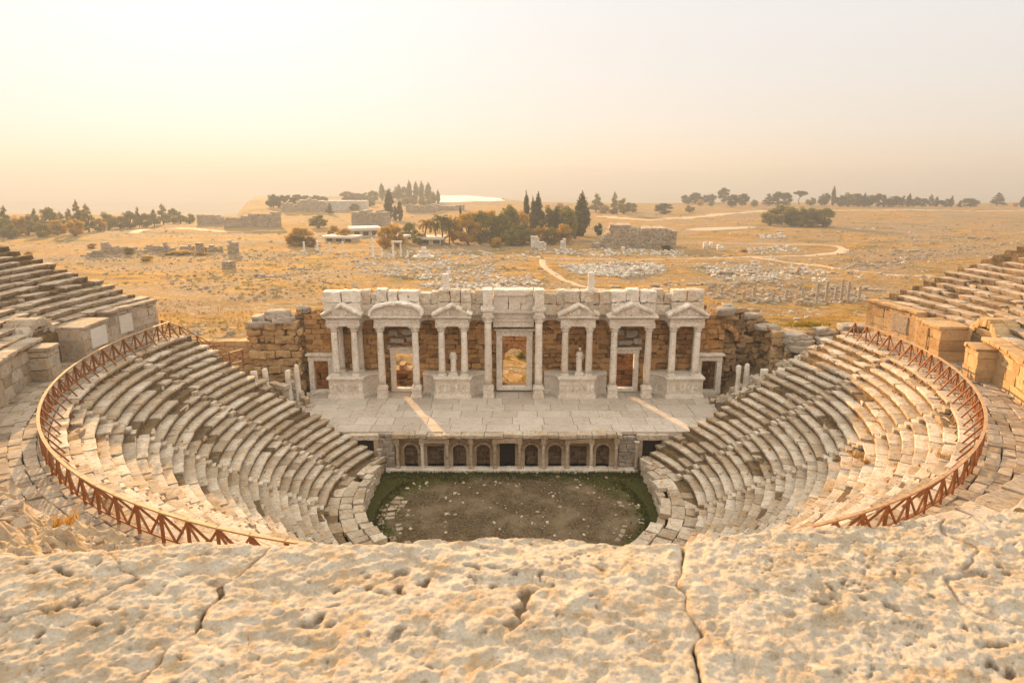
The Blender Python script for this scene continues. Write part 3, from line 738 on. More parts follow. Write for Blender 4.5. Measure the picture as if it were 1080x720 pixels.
# ------------------------------------------------------------------ scene building (columned facade)
fac = thing('stage_building', 'tall white marble columned facade standing across the back of the stage', 'facade')
ZP = 5.95
def podium(x0, x1, wl, wr):
    Ra = 1.5; yf = 17.9
    def plan(off, yo):
        p = []
        def arc(xe, s):
            return [(xe+s*(Ra-(Ra-off)*math.cos(a)), yf+yo*0+(Ra-off)*math.sin(a)*1.25) for a in np.linspace(PI/2, 0, 9)]
        L = arc(x0, -1) if wl else [(x0-off, 20.6)]
        Rr = (arc(x1, 1)[::-1]) if wr else [(x1+off, 20.6)]
        p = [(L[0][0], 20.9)]+L+[(x0-off, yf-off), (x1+off, yf-off)]+Rr+[(Rr[-1][0], 20.9)]
        return p
    t = None
    o = MB(); prism(o, plan(0, 0), ZST+.42, ZP-.28, 'z', .45); o = o.build('podium', M['marble'], fac)
    q = MB(); prism(q, plan(.14, 0), ZST+.0, ZST+.36, 'z', .7); prism(q, plan(.08, 0), ZST+.36, ZST+.43, 'z', .5); q.build('plinth', M['marble'], o)
    q = MB(); prism(q, plan(.06, 0), ZP-.3, ZP-.2, 'z', .5); prism(q, plan(.17, 0), ZP-.2, ZP, 'z', .65); q.build('cap_moulding', M['marble'], o)
    q = MB()                                          # carved relief band: worn lumps of figures
    for k in range(9):
        xx = x0+.25+(x1-x0-.5)*k/8; put(q, stone(.26, .14, .8+random.uniform(-.1, .2), n=(4, 3, 6), rb=.1, amp=.05, fr=4), (xx, yf-.0, ZST+1.15), ry=random.uniform(-.15, .15))
    q.build('relief', M['marble'], o)
PO = [(-19.1, -15.6, 0, 1), (-8.0, -4.4, 1, 1), (4.95, 8.6, 1, 1), (16.2, 19.9, 1, 0)]
for p in PO: podium(*p)
ZC = 11.35
for a, b in ((-18.35, -16.3), (-7.3, -4.95), (5.5, 8.0), (16.65, 19.15)):
    for x in (a, b): column(fac, x, 18.5, ZP, ZC, .36)
    if abs(a) > 10:
        for x in (a, b): column(fac, x+.25, 20.05, ZP, ZC, .3)
def pedestal(x, z1, w=.55):
    m = MB(); mbox(m, x-w-.08, x+w+.08, 17.82, 18.98, ZST, ZST+.3); mbox(m, x-w, x+w, 17.9, 18.9, ZST+.3, z1-.16); mbox(m, x-w-.06, x+w+.06, 17.84, 18.96, z1-.16, z1); m.build('pedestal', M['marble'], fac)
for x in (-13.6, -10.0, 10.55, 14.1): pedestal(x, 4.75, .48); column(fac, x, 18.4, 4.75, ZC, .37)
for x in (-2.47, 2.77): pedestal(x, 4.75, .52); column(fac, x, 18.4, 4.75, 12.45, .40, cap=.8)
def entab(x0, x1, z0=ZC, y0=18.0, y1=20.6):
    o = MB(); mbox(o, x0, x1, y0, y1, z0+.003, z0+.42, amp=.012); mbox(o, x0+.03, x1-.03, y0+.03, y1, z0+.42, z0+.80, amp=.02); o = o.build('entablature', M['marble'], fac)
    q = MB(); 
    n = int((x1-x0+.3)/.24)
    for k in range(n): xx = x0-.12+(x1-x0+.24)*(k+.5)/n; mbox(q, xx-.07, xx+.07, y0-.2, y0+.1, z0+.80, z0+.93, amp=.006)
    mbox(q, x0-.28, x1+.28, y0-.33, y1, z0+.93, z0+1.14, amp=.03, rb=.05); q.build('cornice', M['marble'], o)
def gable(x0, x1, zb, zt, kind='tri', y0=17.55, y1=19.0):
    c = (x0+x1)/2; n = 14
    if kind == 'tri': top = [(x0, zb), (c, zt), (x1, zb)]
    else: top = [(c-(x1-x0)/2*math.cos(PI*k/n), zb+(zt-zb)*math.sin(PI*k/n)**.8) for k in range(n+1)]
    o = MB(); prism(o, top, y0+.3, y1, 'y', .4); o = o.build('pediment', M['marble'], fac)
    q = MB(); pr = list(zip(top[:-1], top[1:])); 
    seg = []
    for (a, b) in pr:
        mN = 4 if kind == 'tri' else 1
        for k in range(mN): seg.append(((a[0]+(b[0]-a[0])*k/mN, a[1]+(b[1]-a[1])*k/mN), (a[0]+(b[0]-a[0])*(k+1)/mN, a[1]+(b[1]-a[1])*(k+1)/mN)))
    for (a, b) in seg:
        if kind == 'tri' and random.random() < .14: continue
        L = math.hypot(b[0]-a[0], b[1]-a[1]); an = math.atan2(b[1]-a[1], b[0]-a[0])
        put(q, stone(L+.05, y1-y0+.05, .27, n=(4, 5, 3), rb=.04, amp=.03), ((a[0]+b[0])/2, (y0+y1)/2-.02, (a[1]+b[1])/2+.1+random.uniform(-.03, .03)), ry=-an, tint=random.random())
    q.build('raking_cornice', M['marble'], o)
    q = MB()
    for k in range(5): xx = c+(k-2)*(x1-x0)*.11; put(q, stone(.3, .18, (zt-zb)*.5*(1-abs(k-2)*.22), n=(4, 3, 4), rb=.1, amp=.06, fr=4), (xx, y0+.3, zb+(zt-zb)*.33*(1-abs(k-2)*.15)))
    q.build('relief', M['marble'], o)
EN = [(-19.05, -15.6, 'tri', 0), (-14.15, -9.45, 'seg', 1), (-7.85, -4.4, 'tri', 0), (5.0, 8.55, 'tri', 0), (9.95, 14.65, 'tri', 1), (16.15, 19.7, 'tri', 0)]
for a, b, k, d in EN:
    entab(a, b); gable(a-.3, b+.3, ZC+1.14, ZC+1.14+(1.2 if d else 1.05), k)
def attic(x0, x1, z0, z1, n, y0=18.8, y1=20.2):
    m = MB(); x = x0
    for k in range(n):
        e = x0+(x1-x0)*(k+1)/n+random.uniform(-.15, .15)*(k < n-1); zz = z1+random.uniform(-.12, .06)
        mbox(m, x+.012, e-.012, y0+random.uniform(-.08, .08), y1, z0, z0+(zz-z0)*.48, amp=.05, rb=.06); mbox(m, x+.012+random.uniform(-.03, .07), e-.012-random.uniform(0, .05), y0+random.uniform(-.2, .15), y1, z0+(zz-z0)*.49, zz-random.random()**2*.14, amp=.06, rb=.1); x = e
    m.build('attic_block', M['marble' if random.random() < .5 else 'worn'], fac)
attic(-19.4, -15.5, 12.5, 15.0, 2); attic(-14.0, -9.5, 12.5, 15.05, 4); attic(-7.6, -4.2, 12.5, 15.0, 3); attic(5.4, 8.4, 12.5, 15.0, 2); attic(10.2, 14.8, 12.5, 15.0, 3); attic(16.4, 19.7, 12.5, 15.05, 2)
m = MB()
for (a, b) in ((-15.6, -13.9), (-9.6, -7.5), (-4.3, -2.9), (3.2, 5.5), (8.3, 10.3), (14.7, 16.5)):
    q_ = MB(); mbox(q_, a, b, 19.3+random.uniform(-.1, .2), 20.6, 12.25, 13.35, amp=.05, rb=.07); c_ = a+(b-a)*random.uniform(.35, .65); mbox(q_, a, c_-.01, 19.5, 20.6, 13.36, 14.75+random.uniform(-.25, .2), amp=.06, rb=.08); mbox(q_, c_+.01, b, 19.4, 20.6, 13.36, 14.7+random.uniform(-.3, .2), amp=.06, rb=.08); q_.build('attic_block', M['worn'], fac)
    put(m, stone(b-a, 1.3, 1.15, n=(6, 6, 6), rb=.2, amp=.1, fr=1.5), ((a+b)/2, 20.6, 14.1+random.uniform(-.15, .1)), rx=.05, ry=random.uniform(-.1, .1))
m.build('backing_block', M['ochre'], fac)
# recessed centre bay
o = MB(); mbox(o, -2.95, -2.0, 17.9, 20.4, 12.46, 12.95); mbox(o, 2.3, 3.25, 17.9, 20.4, 12.46, 12.95); mbox(o, -3.2, -1.85, 17.75, 20.4, 12.95, 13.3, amp=.03, rb=.05); mbox(o, 2.1, 3.45, 17.75, 20.4, 12.95, 13.3, amp=.03, rb=.05)
mbox(o, -2.95, -2.0, 18.0, 19.6, 13.3, 15.15, amp=.03); mbox(o, 2.3, 3.25, 18.0, 19.6, 13.3, 15.15, amp=.03); o.build('entablature', M['marble'], fac)
o = MB(); mbox(o, -1.98, .1, 19.5, 20.7, 10.95, 11.6); mbox(o, .12, 2.28, 19.5, 20.7, 10.95, 11.6); mbox(o, -1.98, 2.28, 19.35, 20.7, 11.6, 11.85); mbox(o, -1.98, 2.28, 19.5, 20.7, 11.85, 12.5, amp=.03); mbox(o, -1.98, 2.28, 19.1, 20.7, 12.5, 12.85, amp=.03)
mbox(o, -1.95, -.4, 19.3, 20.7, 12.86, 14.3, amp=.04); mbox(o, -.38, .9, 19.3, 20.7, 12.86, 14.3, amp=.04); mbox(o, .92, 2.25, 19.3, 20.7, 12.86, 14.3, amp=.04); mbox(o, -1.9, 2.2, 19.15, 20.7, 14.3, 14.95, amp=.05, rb=.07); o.build('entablature', M['marble'], fac)
# concave cornice strips between the projecting entablatures
gaps = [(-15.5, -14.2), (-9.4, -7.9), (-4.35, -3.0), (3.3, 4.95), (8.6, 9.9), (14.7, 16.1)]
m = MB()
for (a, b) in gaps:
    c = (a+b)/2; hw = (b-a)/2+.1
    for (z0, z1, of) in ((11.6, 12.0, .0), (12.0, 12.2, -.12)):
        ii = [(c-hw*math.cos(q), 18.6+1.5*math.sin(q)+of) for q in np.linspace(0, PI, 13)]
        prism(m, ii+[(c+hw, 20.7), (c-hw, 20.7)], z0, z1, 'z', .5)
m.build('curved_cornice', M['marble'], fac)
# door frames
def door(x0, x1, z0, z1, y=20.3, w=.5, mat='marble', d=.5):
    o = MB(); mbox(o, x0-w, x0, y-.12, y+d, z0, z1, amp=.012); mbox(o, x1, x1+w, y-.12, y+d, z0, z1, amp=.012); mbox(o, x0-w-.03, x1+w+.03, y-.14, y+d, z1, z1+w, amp=.015); mbox(o, x0-w-.25, x1+w+.25, y-.34, y+d, z1+w, z1+w+.22, amp=.03, rb=.04)
    mbox(o, x0-w, x1+w, y-.25, y+d, z0-.35, z0, amp=.015); o.build('door_frame', M[mat], fac)
DO = [(-12.5, -10.6, 4.05, 7.9), (-1.05, 1.55, 4.2, 9.8), (11.2, 13.05, 4.05, 7.9), (-21.1, -19.6, 3.9, 7.2), (20.2, 21.8, 3.9, 7.2)]
door(*DO[0]); door(*DO[1], w=.62); door(*DO[2]); door(*DO[3], y=19.9, w=.55); door(*DO[4], y=19.9, w=.55)
m = MB(); holes = [(a-.3, b+.3, 3.5, d+.35) for a, b, c, d in DO]
course_wall(m, -22.0, 22.6, 20.5, 21.6, ZST-.1, lambda x: 13.9-(1.9 if abs(x) > 19.8 else 0), ch=.5, lmin=.6, lmax=1.5, holes=holes, amp=.05, n=(6, 3, 4))
m.build('back_wall', M['masonry'], fac)
m = MB()
for (x, z, sx, sz) in ((-12.6, 10.2, 1.1, .7), (-11.2, 10.3, 1.3, .6), (-12.2, 9.4, 1.5, .5), (-10.6, 9.6, 1.0, .6), (11.2, 10.3, 1.2, .6), (12.7, 10.1, 1.3, .8), (12., 9.2, 1.6, .5), (13.3, 9.3, .9, .6), (-13.0, 8.7, .5, .35), (10.9, 8.8, .6, .4)):
    put(m, stone(sx, 1.0, sz, n=(6, 4, 5), rb=.1, amp=.09, fr=1.6), (x, 20.35, z), ry=random.uniform(-.06, .06))
m.build('projecting_block', M['grey'], fac)
# rear wall with the arch one sees through the central door
m = MB(); c0, c1 = -.95, 1.65; zs = 5.6
course_wall(m, -8, 8, 26.2, 27.4, -.8, lambda x: 9.2, ch=.5, holes=[(c0-.1, c1+.1, -2, zs), (c0+.05, c1-.05, zs, zs+1.0), (c0+.5, c1-.5, zs+.9, zs+1.5)], amp=.04)
m.build('rear_wall', M['ochre'], fac)
m = MB()
for k in range(13):
    tm = PI*(k+.5)/13; p_, F = stone(.42, 1.3, .5, n=(3, 4, 3), rb=.03, amp=.02); m.add(p_ @ rotm(ry=-(tm-PI/2)).T+np.array([.35-1.52*math.cos(tm), 26.8, zs+1.52*math.sin(tm)]), F, random.random())
m.build('rear_arch', M['ochre'], fac)
m = MB(); box(m, -8, 8, 21.6, 26.9, -1, 2.6); struct('passage_floor', m, M['debris'])
m = MB(); course_wall(m, 0, 5, 0, .8, 2.4, lambda x: 8.5, ch=.55, ang=PI/2, org=(-1.6, 21.5, 0)); course_wall(m, 0, 5, 0, .8, 2.4, lambda x: 8.5, ch=.55, ang=PI/2, org=(4.2, 21.5, 0)); m.build('passage_wall', M['ochre'], fac)
m = MB(); course_wall(m, 10., 15.5, 25.5, 26.6, -.5, lambda x: 7.5+.4*math.sin(x*3), ch=.55, amp=.05); m.build('rear_wall', M['sidewall'], fac)
m = MB(); course_wall(m, -22.5, -15.5, 23.6, 24.8, -.5, lambda x: 8.2+.5*math.sin(x*2.3), ch=.6, amp=.07); course_wall(m, 17., 23.5, 23.8, 25, -.5, lambda x: 8.4+.4*math.sin(x*2.7), ch=.6, amp=.07); course_wall(m, -15.4, -7.8, 24.2, 25.8, -.5, lambda x: 4.6+.7*math.sin(x*1.9), ch=.5, lmin=.5, lmax=1.1, amp=.09)  # two outer walls added to block the sun through the outermost doors
m.build('rear_wall', M['sidewall'], fac)
# column stumps on top
for x, h, lab in ((-6.75, 1.6, 'left'), (8.1, 1.75, 'right')):
    s = thing('column_stump', f'broken white column stump standing on top of the facade, {lab} of the two', 'column', (x, 19.2, 15.0), group='column stumps on the facade')
    m = MB(); lathe(m, [(.42, 0), (.42, .1), (.36, .16), (.33, .3), (.32, h-.1), (.30, h)], (0, 0, 0), 16); m.build('shaft', M['marble'], s); m = MB(); mbox(m, -.5, .5, -.45, .45, -.16, 0); m.build('base_block', M['marble'], s)

# ---- statues
def skin_fig(name, pts, edges, rad, mat, parent, sub=2):
    me = bpy.data.meshes.new(name); me.from_pydata([tuple(p) for p in pts], edges, []); o = bpy.data.objects.new(name, me); COL.objects.link(o)
    md = o.modifiers.new('skin', 'SKIN'); md.use_smooth_shade = True
    for i, r in enumerate(rad): d = me.skin_vertices[0].data[i]; d.radius = (r, r) if np.isscalar(r) else r; d.use_root = (i == 0)
    s = o.modifiers.new('sub', 'SUBSURF'); s.levels = sub; s.render_levels = sub
    dg = bpy.context.evaluated_depsgraph_get(); me2 = bpy.data.meshes.new_from_object(o.evaluated_get(dg)); o.modifiers.clear(); o.data = me2; me2.materials.clear(); me2.materials.append(mat)
    o.parent = parent; return o
def statue(x, y, z, label, headless, s):
    t = thing('statue', label, 'statue', (x, y, z), 0, 'marble statues on the podiums')
    m = MB(); mbox(m, -.5, .5, -.42, .42, 0, .22); mbox(m, -.42, .42, -.36, .36, .22, .42); m.build('base', M['marble'], t)
    H = 2.5 if not headless else 2.45; k = H/1.75
    pts = [(0, 0, .95*k), (0, 0, 1.15*k), (0, 0, 1.38*k), (0, .0, 1.5*k), (-.02*s, -.01, 1.56*k), (-.02*s, -.02, 1.68*k),
           (-.2, 0, 1.44*k), (-.28, -.02, 1.18*k), (-.2*s if s < 0 else -.26, -.2, 1.0*k), (.2, 0, 1.44*k), (.29, .0, 1.18*k), (.30, -.08, .92*k),
           (-.1, -.02, .88*k), (-.11, -.07, .5*k), (-.11, 0, .06*k), (-.12, -.14, .03*k), (.1, 0, .88*k), (.12, .0, .5*k), (.12, .03, .06*k), (.13, -.1, .03*k)]
    ed = [(0, 1), (1, 2), (2, 3), (3, 4), (4, 5), (2, 6), (6, 7), (7, 8), (2, 9), (9, 10), (10, 11), (0, 12), (12, 13), (13, 14), (14, 15), (0, 16), (16, 17), (17, 18), (18, 19)]
    rd = [.2, .17, .2, .09, .075, .115, .1, .07, .05, .1, .07, .05, .15, .12, .07, .05, .15, .12, .07, .05]
    if headless:
        pts = [p for i, p in enumerate(pts) if i not in (4, 5)]; mp_ = {i: j for j, i in enumerate([i for i in range(20) if i not in (4, 5)])}
        ed = [(mp_[a], mp_[b]) for a, b in ed if a in mp_ and b in mp_]; rd = [r for i, r in enumerate(rd) if i not in (4, 5)]
    pts = [(p[0]*1.2, p[1]*1.1, p[2]+.42) for p in pts]; rd = [r*1.12 for r in rd]
    skin_fig('body', pts, ed, rd, M['marble'], t)
    m = MB(); a = np.arange(28)/28*2*PI; V = []; zz = [.02, .25, .5, .75, .95, 1.1, 1.3, 1.45]; rx = [.30, .28, .27, .28, .28, .25, .27, .2]
    for zq, rq in zip(zz, rx):
        fold = 1+.07*np.cos(9*a+zq*2+s)+.04*np.cos(5*a-zq*3); V.append(np.stack([1.1*rq*fold*np.cos(a)+.03*s*math.sin(zq*2), 1.05*rq*.78*fold*np.sin(a), np.full(28, zq*k+.42)], -1))
    F = [(i*28+j, i*28+(j+1) % 28, (i+1)*28+(j+1) % 28, (i+1)*28+j) for i in range(len(zz)-1) for j in range(28)]
    m.add(np.concatenate(V), F, .6); m.build('drapery', M['marble'], t)
    if not headless:
        m = MB(); p, F = stone(.29, .33, .27, n=(5, 5, 5), rb=.09, amp=.02, fr=8); put(m, (p, F), (-.02*s, .015, 1.72*k+.42)); m.build('hair', M['marble'], t)
    return t
statue(-6.15, 18.75, ZP, 'headless draped marble statue standing between two columns on left podium', True, 1)
statue(7.05, 18.75, ZP, 'draped marble statue with its head, standing between columns on right podium', False, -1)

# ------------------------------------------------------------------ ruined side wings and rubble at both ends
def vn(x, s): return float(vnoise(np.array([x, .3, .7]), s))
def ruin_wall(label, parts, cat='ruin', name='ruined_wall', group=None):
    t = thing(name, label, cat, group=group)
    for (mat, pn, fn) in parts: m = MB(); fn(m); m.build(pn, M[mat], t)
    return t
ruin_wall('ochre ruined pier of huge blocks left of the columned facade', [
    ('ochre', 'masonry', lambda m: (course_wall(m, -27.6, -22.6, 19.5, 21.2, 0, lambda x: 11.7+.5*vn(x*.9, 4), ch=.75, lmin=.7, lmax=2.4, amp=.12, n=(7, 5, 5), rb=.12, jit=.5, yj=.22, drop=.06))),
    ('sidewall', 'side_masonry', lambda m: course_wall(m, -22.8, -19.4, 20.8, 22.2, 0, lambda x: 12.1+1.2*vn(x*1.1, 9), ch=.6, lmin=.5, lmax=1.5, yj=.22, jit=.3, drop=.07, amp=.12, n=(6, 5, 5), rb=.09, holes=[(-21.7, -19.2, 3., 7.6)])),
    ('ochre', 'low_wall', lambda m: course_wall(m, -33.5, -27.4, 20.5, 21.8, 0, lambda x: 9.6+.3*vn(x, 5), ch=.7, lmin=1., lmax=2., amp=.05, n=(6, 4, 4)))])
ruin_wall('dark brown ruined wall with broken arch right of the columned facade', [
    ('sidewall', 'masonry', lambda m: course_wall(m, 19.9, 27.2, 21.2, 22.6, 0, lambda x: 12.4-max(0, x-24)*.35+1.1*vn(x*1.2, 14), ch=.6, lmin=.5, lmax=1.6, yj=.2, jit=.3, drop=.07, amp=.12, n=(6, 5, 5), rb=.08, holes=[(20., 22., 3., 7.6)])),
    ('sidewall', 'side_masonry', lambda m: course_wall(m, 0, 6.5, 0, 1.4, 0, lambda x: 12-.5*x+1.0*vn(x*1.3, 15), ch=.6, lmin=.5, lmax=1.6, yj=.2, jit=.3, drop=.08, amp=.12, n=(6, 5, 5), rb=.09, ang=-R(62), org=(25.2, 22.5, 0))),
    ('ochre', 'low_wall', lambda m: course_wall(m, 27, 36.5, 18.6, 20.2, 0, lambda x: 10.8+.5*vn(x, 25), ch=.75, lmin=1., lmax=2.2, amp=.07, n=(7, 5, 5), rb=.09))])
def voussoir_arch(m, x, y, z, r):
    for k in range(11):
        tm = PI*(k+.5)/11; p_, F = stone(.55, .8, .5, n=(4, 4, 4), rb=.06, amp=.05); m.add(p_ @ rotm(ry=-(tm-PI/2)).T+np.array([x-r*math.cos(tm), y, z+r*math.sin(tm)]), F, random.random())
ruin_wall('broken half arch of brown stones set in the right ruined wall', [('masonry', 'voussoirs', lambda m: voussoir_arch(m, 22.4, 20.9, 9.2, 1.6))], 'arch', 'stone_arch')
# rubble banks between seat ends and wings
for s in (-1, 1):
    X, Y = np.meshgrid(np.linspace(14, 37, 120), np.linspace(7.9, 21.5, 70), indexing='ij'); rr_ = np.hypot(X, 7.9-CY)
    top = np.clip(ZL+(rr_-R0)*.76-1.2, 0, 11.4); k = sstep(8, 19 if s > 0 else 15, Y); low = np.where(X < 21.6, 2.9, 3.4+np.clip(X-22, 0, 9)*(.62 if s > 0 else .28))
    Z = np.where(X < 20.5, np.minimum(top*(1-sstep(7.9, 9.5, Y))+2.8*sstep(7.9, 9.5, Y), 9), top*(1-k)+np.minimum(low, top)*k)+fbm2(X*.8, Y*.8, 4, 41+s)*.45; Z = Z*(1-sstep(34, 36.8, X))
    v, f = sheet(X*s, Y, Z); m = MB(); m.add(v, f if s > 0 else f[:, ::-1]); struct('terrain', m, M['debris'])
def bank_z(x, y, s):
    rr_ = math.hypot(x, 7.4); top = min(max(ZL+(rr_-R0)*.76-1.2, 0), 11.4); k = float(sstep(8, 19 if s > 0 else 15, y)); low = 3.4+min(max(x-22, 0), 9)*(.62 if s > 0 else .28)
    return top*(1-k)+min(low, top)*k
for s in (-1, 1):
    m = MB()
    for k in range(330):
        x = random.uniform(20.5, 33); y = random.uniform(8.4, 19); sz = .18+.7*random.random()**3
        put(m, stone(sz*1.5, sz, sz*.75, n=(5, 4, 4), rb=sz*.15, amp=sz*.12, fr=2/sz), (s*x, y, bank_z(x, y, s)+sz*.2+.1), rz=random.random()*6, rx=random.uniform(-.4, .4), ry=random.uniform(-.4, .4))
    tag(m.build('rubble', M['seat']), f'fallen broken stones heaped between the {"left" if s < 0 else "right"} seat ends and the ruined wall', 'rubble', kind='stuff')
# individual big blocks lying on the ruins
def big_block(x, y, z, sx, sy, sz, label, mat='grey', rz=0, lump=.25, rx=0, ry=0, group='great loose blocks on the ruins', name='stone_block', n=(10, 8, 7), amp=.1):
    m = MB(); p, F = stone(sx, sy, sz, n=n, rb=min(sx, sy, sz)*.2, amp=amp*1.3, fr=1.6, lump=lump*.55); zt = top_at(x, y, sx*.4, sy*.5); z = z if zt is None else zt+sz/2-.1; WALLV.append(p @ rotm(rx, ry, rz).T+np.array([x, y, z])); m.add(p @ rotm(rx, ry, 0).T, F, random.random())
    o = m.build(name, M[mat], None, (x, y, z)); o.rotation_euler = (0, 0, rz); return tag(o, label, 'block', group)
BB = [(-26.4, 20.2, 12.0, 2.6, 1.9, .7, 'long grey cap block lying across the ochre left pier'), (-24.0, 20.3, 12.1, 2.2, 1.9, .8, 'thick grey block capping the right half of the ochre left pier'),
      (-26.6, 20.3, 12.95, 1.5, 1.6, .9, 'squarish boulder on top of the left pier, near its outer corner'), (-24.6, 20.4, 13.15, 2.4, 1.6, 1.1, 'largest rounded boulder crowning the ochre left pier'),
      (-22.2, 21.4, 12.9, 1.2, 1.1, .8, 'tilted grey block between the left pier and the facade'), (-20.8, 21.6, 12.9, 1.3, 1.1, .9, 'brown block perched above the far left doorway'),
      (-19.9, 20.8, 9.3, 1.3, 1., .8, 'brown block jutting over the far left doorway lintel')]
for b in BB: big_block(*b, mat='grey' if b[0] < -21 else 'masonry', rz=random.uniform(-.12, .12))
BR = [(29.6, 17.6, 9.0, 2.9, 2., .75, 'lowest long grey slab of the stack beside the right ruined wall'), (29.4, 17.7, 9.75, 2.7, 1.9, .75, 'second grey slab of the stack beside the right ruined wall'),
      (29.3, 17.8, 10.45, 2.4, 1.8, .7, 'third grey slab of the stack beside the right ruined wall'), (29.0, 17.9, 11.1, 2.0, 1.7, .65, 'topmost grey slab of the stack beside the right ruined wall'),
      (32.4, 17.6, 9.9, 2.6, 1.8, .8, 'flat pale block right of the grey slab stack'), (32.2, 18.9, 11.3, 1.8, 1.4, .8, 'brown block lying on the low right wall'),
      (25.6, 21.5, 12.9, 1.9, 1.5, .8, 'ochre block perched on the broken top of the right wall'), (23.2, 21.8, 13.1, 1.3, 1.3, .8, 'square brown block on top of the right wall near the facade'),
      (26.9, 20.2, 11.6, 2.4, 1.5, .6, 'grey slab overhanging the end of the right wall'), (22.4, 20.6, 8.6, 1.7, 1.2, .9, 'round grey boulder lying in the broken right arch'),
      (35.2, 18.8, 11.6, 2.8, 1.6, .7, 'upper long slab at the outer end of the low right wall'), (35.0, 18.2, 10.8, 2.9, 1.7, .7, 'lower long slab at the outer end of the low right wall')]
for b in BR: big_block(*b, mat='grey', rz=random.uniform(-.15, .15), lump=.3)
def stump(x, y, z, h, r, label, group='small white columns by the stage ends'):
    m = MB(); lathe(m, [(r*1.15, -.3), (r*1.15, .12), (r, .2), (r*.95, h*.7), (r*.9, h), (r*.4, h+.08)], (0, 0, 0), 14); vv = m.v[0]; m.v[0] = vv+.08*np.stack([fbm(vv*3+x, 2, 1), fbm(vv*3+7, 2, 2), fbm(vv*3+3, 2, 3)], -1)
    return tag(m.build('column_stump', M['marble'], None, (x, y, z)), label, 'column', group)
stump(-25.0, 13.3, 5.6, 2.4, .3, 'short white column shaft at the outer left stage end'); stump(-24.0, 13.6, 5.2, 2.9, .26, 'taller white column shaft at the outer left stage end')
stump(-21.9, 16.6, 4.0, 3.6, .28, 'slender white column shaft nearest the far left doorway'); stump(-22.7, 16.2, 4.2, 3.0, .3, 'white column shaft behind the small stone doorway')
stump(22.7, 15.6, 4.2, 3.6, .28, 'left shaft of the white column pair by the right doorway'); stump(23.6, 15.9, 4.4, 3.5, .28, 'right shaft of the white column pair by the right doorway'); stump(24.9, 14.6, 5.6, 2.2, .42, 'stout white broken column on the right rubble bank')
t = thing('stone_doorway', 'small free-standing stone doorway at the left end of the stage', 'doorway', (-22.9, 14.2, 3.9), R(-35))
m = MB(); mbox(m, -1., -.6, -.3, .3, -.4, 2.1); m.build('post', M['seat'], t); m = MB(); mbox(m, .6, 1., -.3, .3, -.4, 2.1); m.build('post', M['seat'], t); m = MB(); mbox(m, -1.2, 1.2, -.36, .36, 2.1, 2.6, amp=.04); m.build('lintel', M['seat'], t)
m = MB(); course_wall(m, -.2, 4.5, 0, .6, 2.6, lambda x: 5.6-.35*x, ch=.6, ang=R(-48), org=(-23.5, 18.3, 0)); tag(m.build('low_wall', M['seat']), 'low pale stepped wall leading to the far left doorway', 'wall')

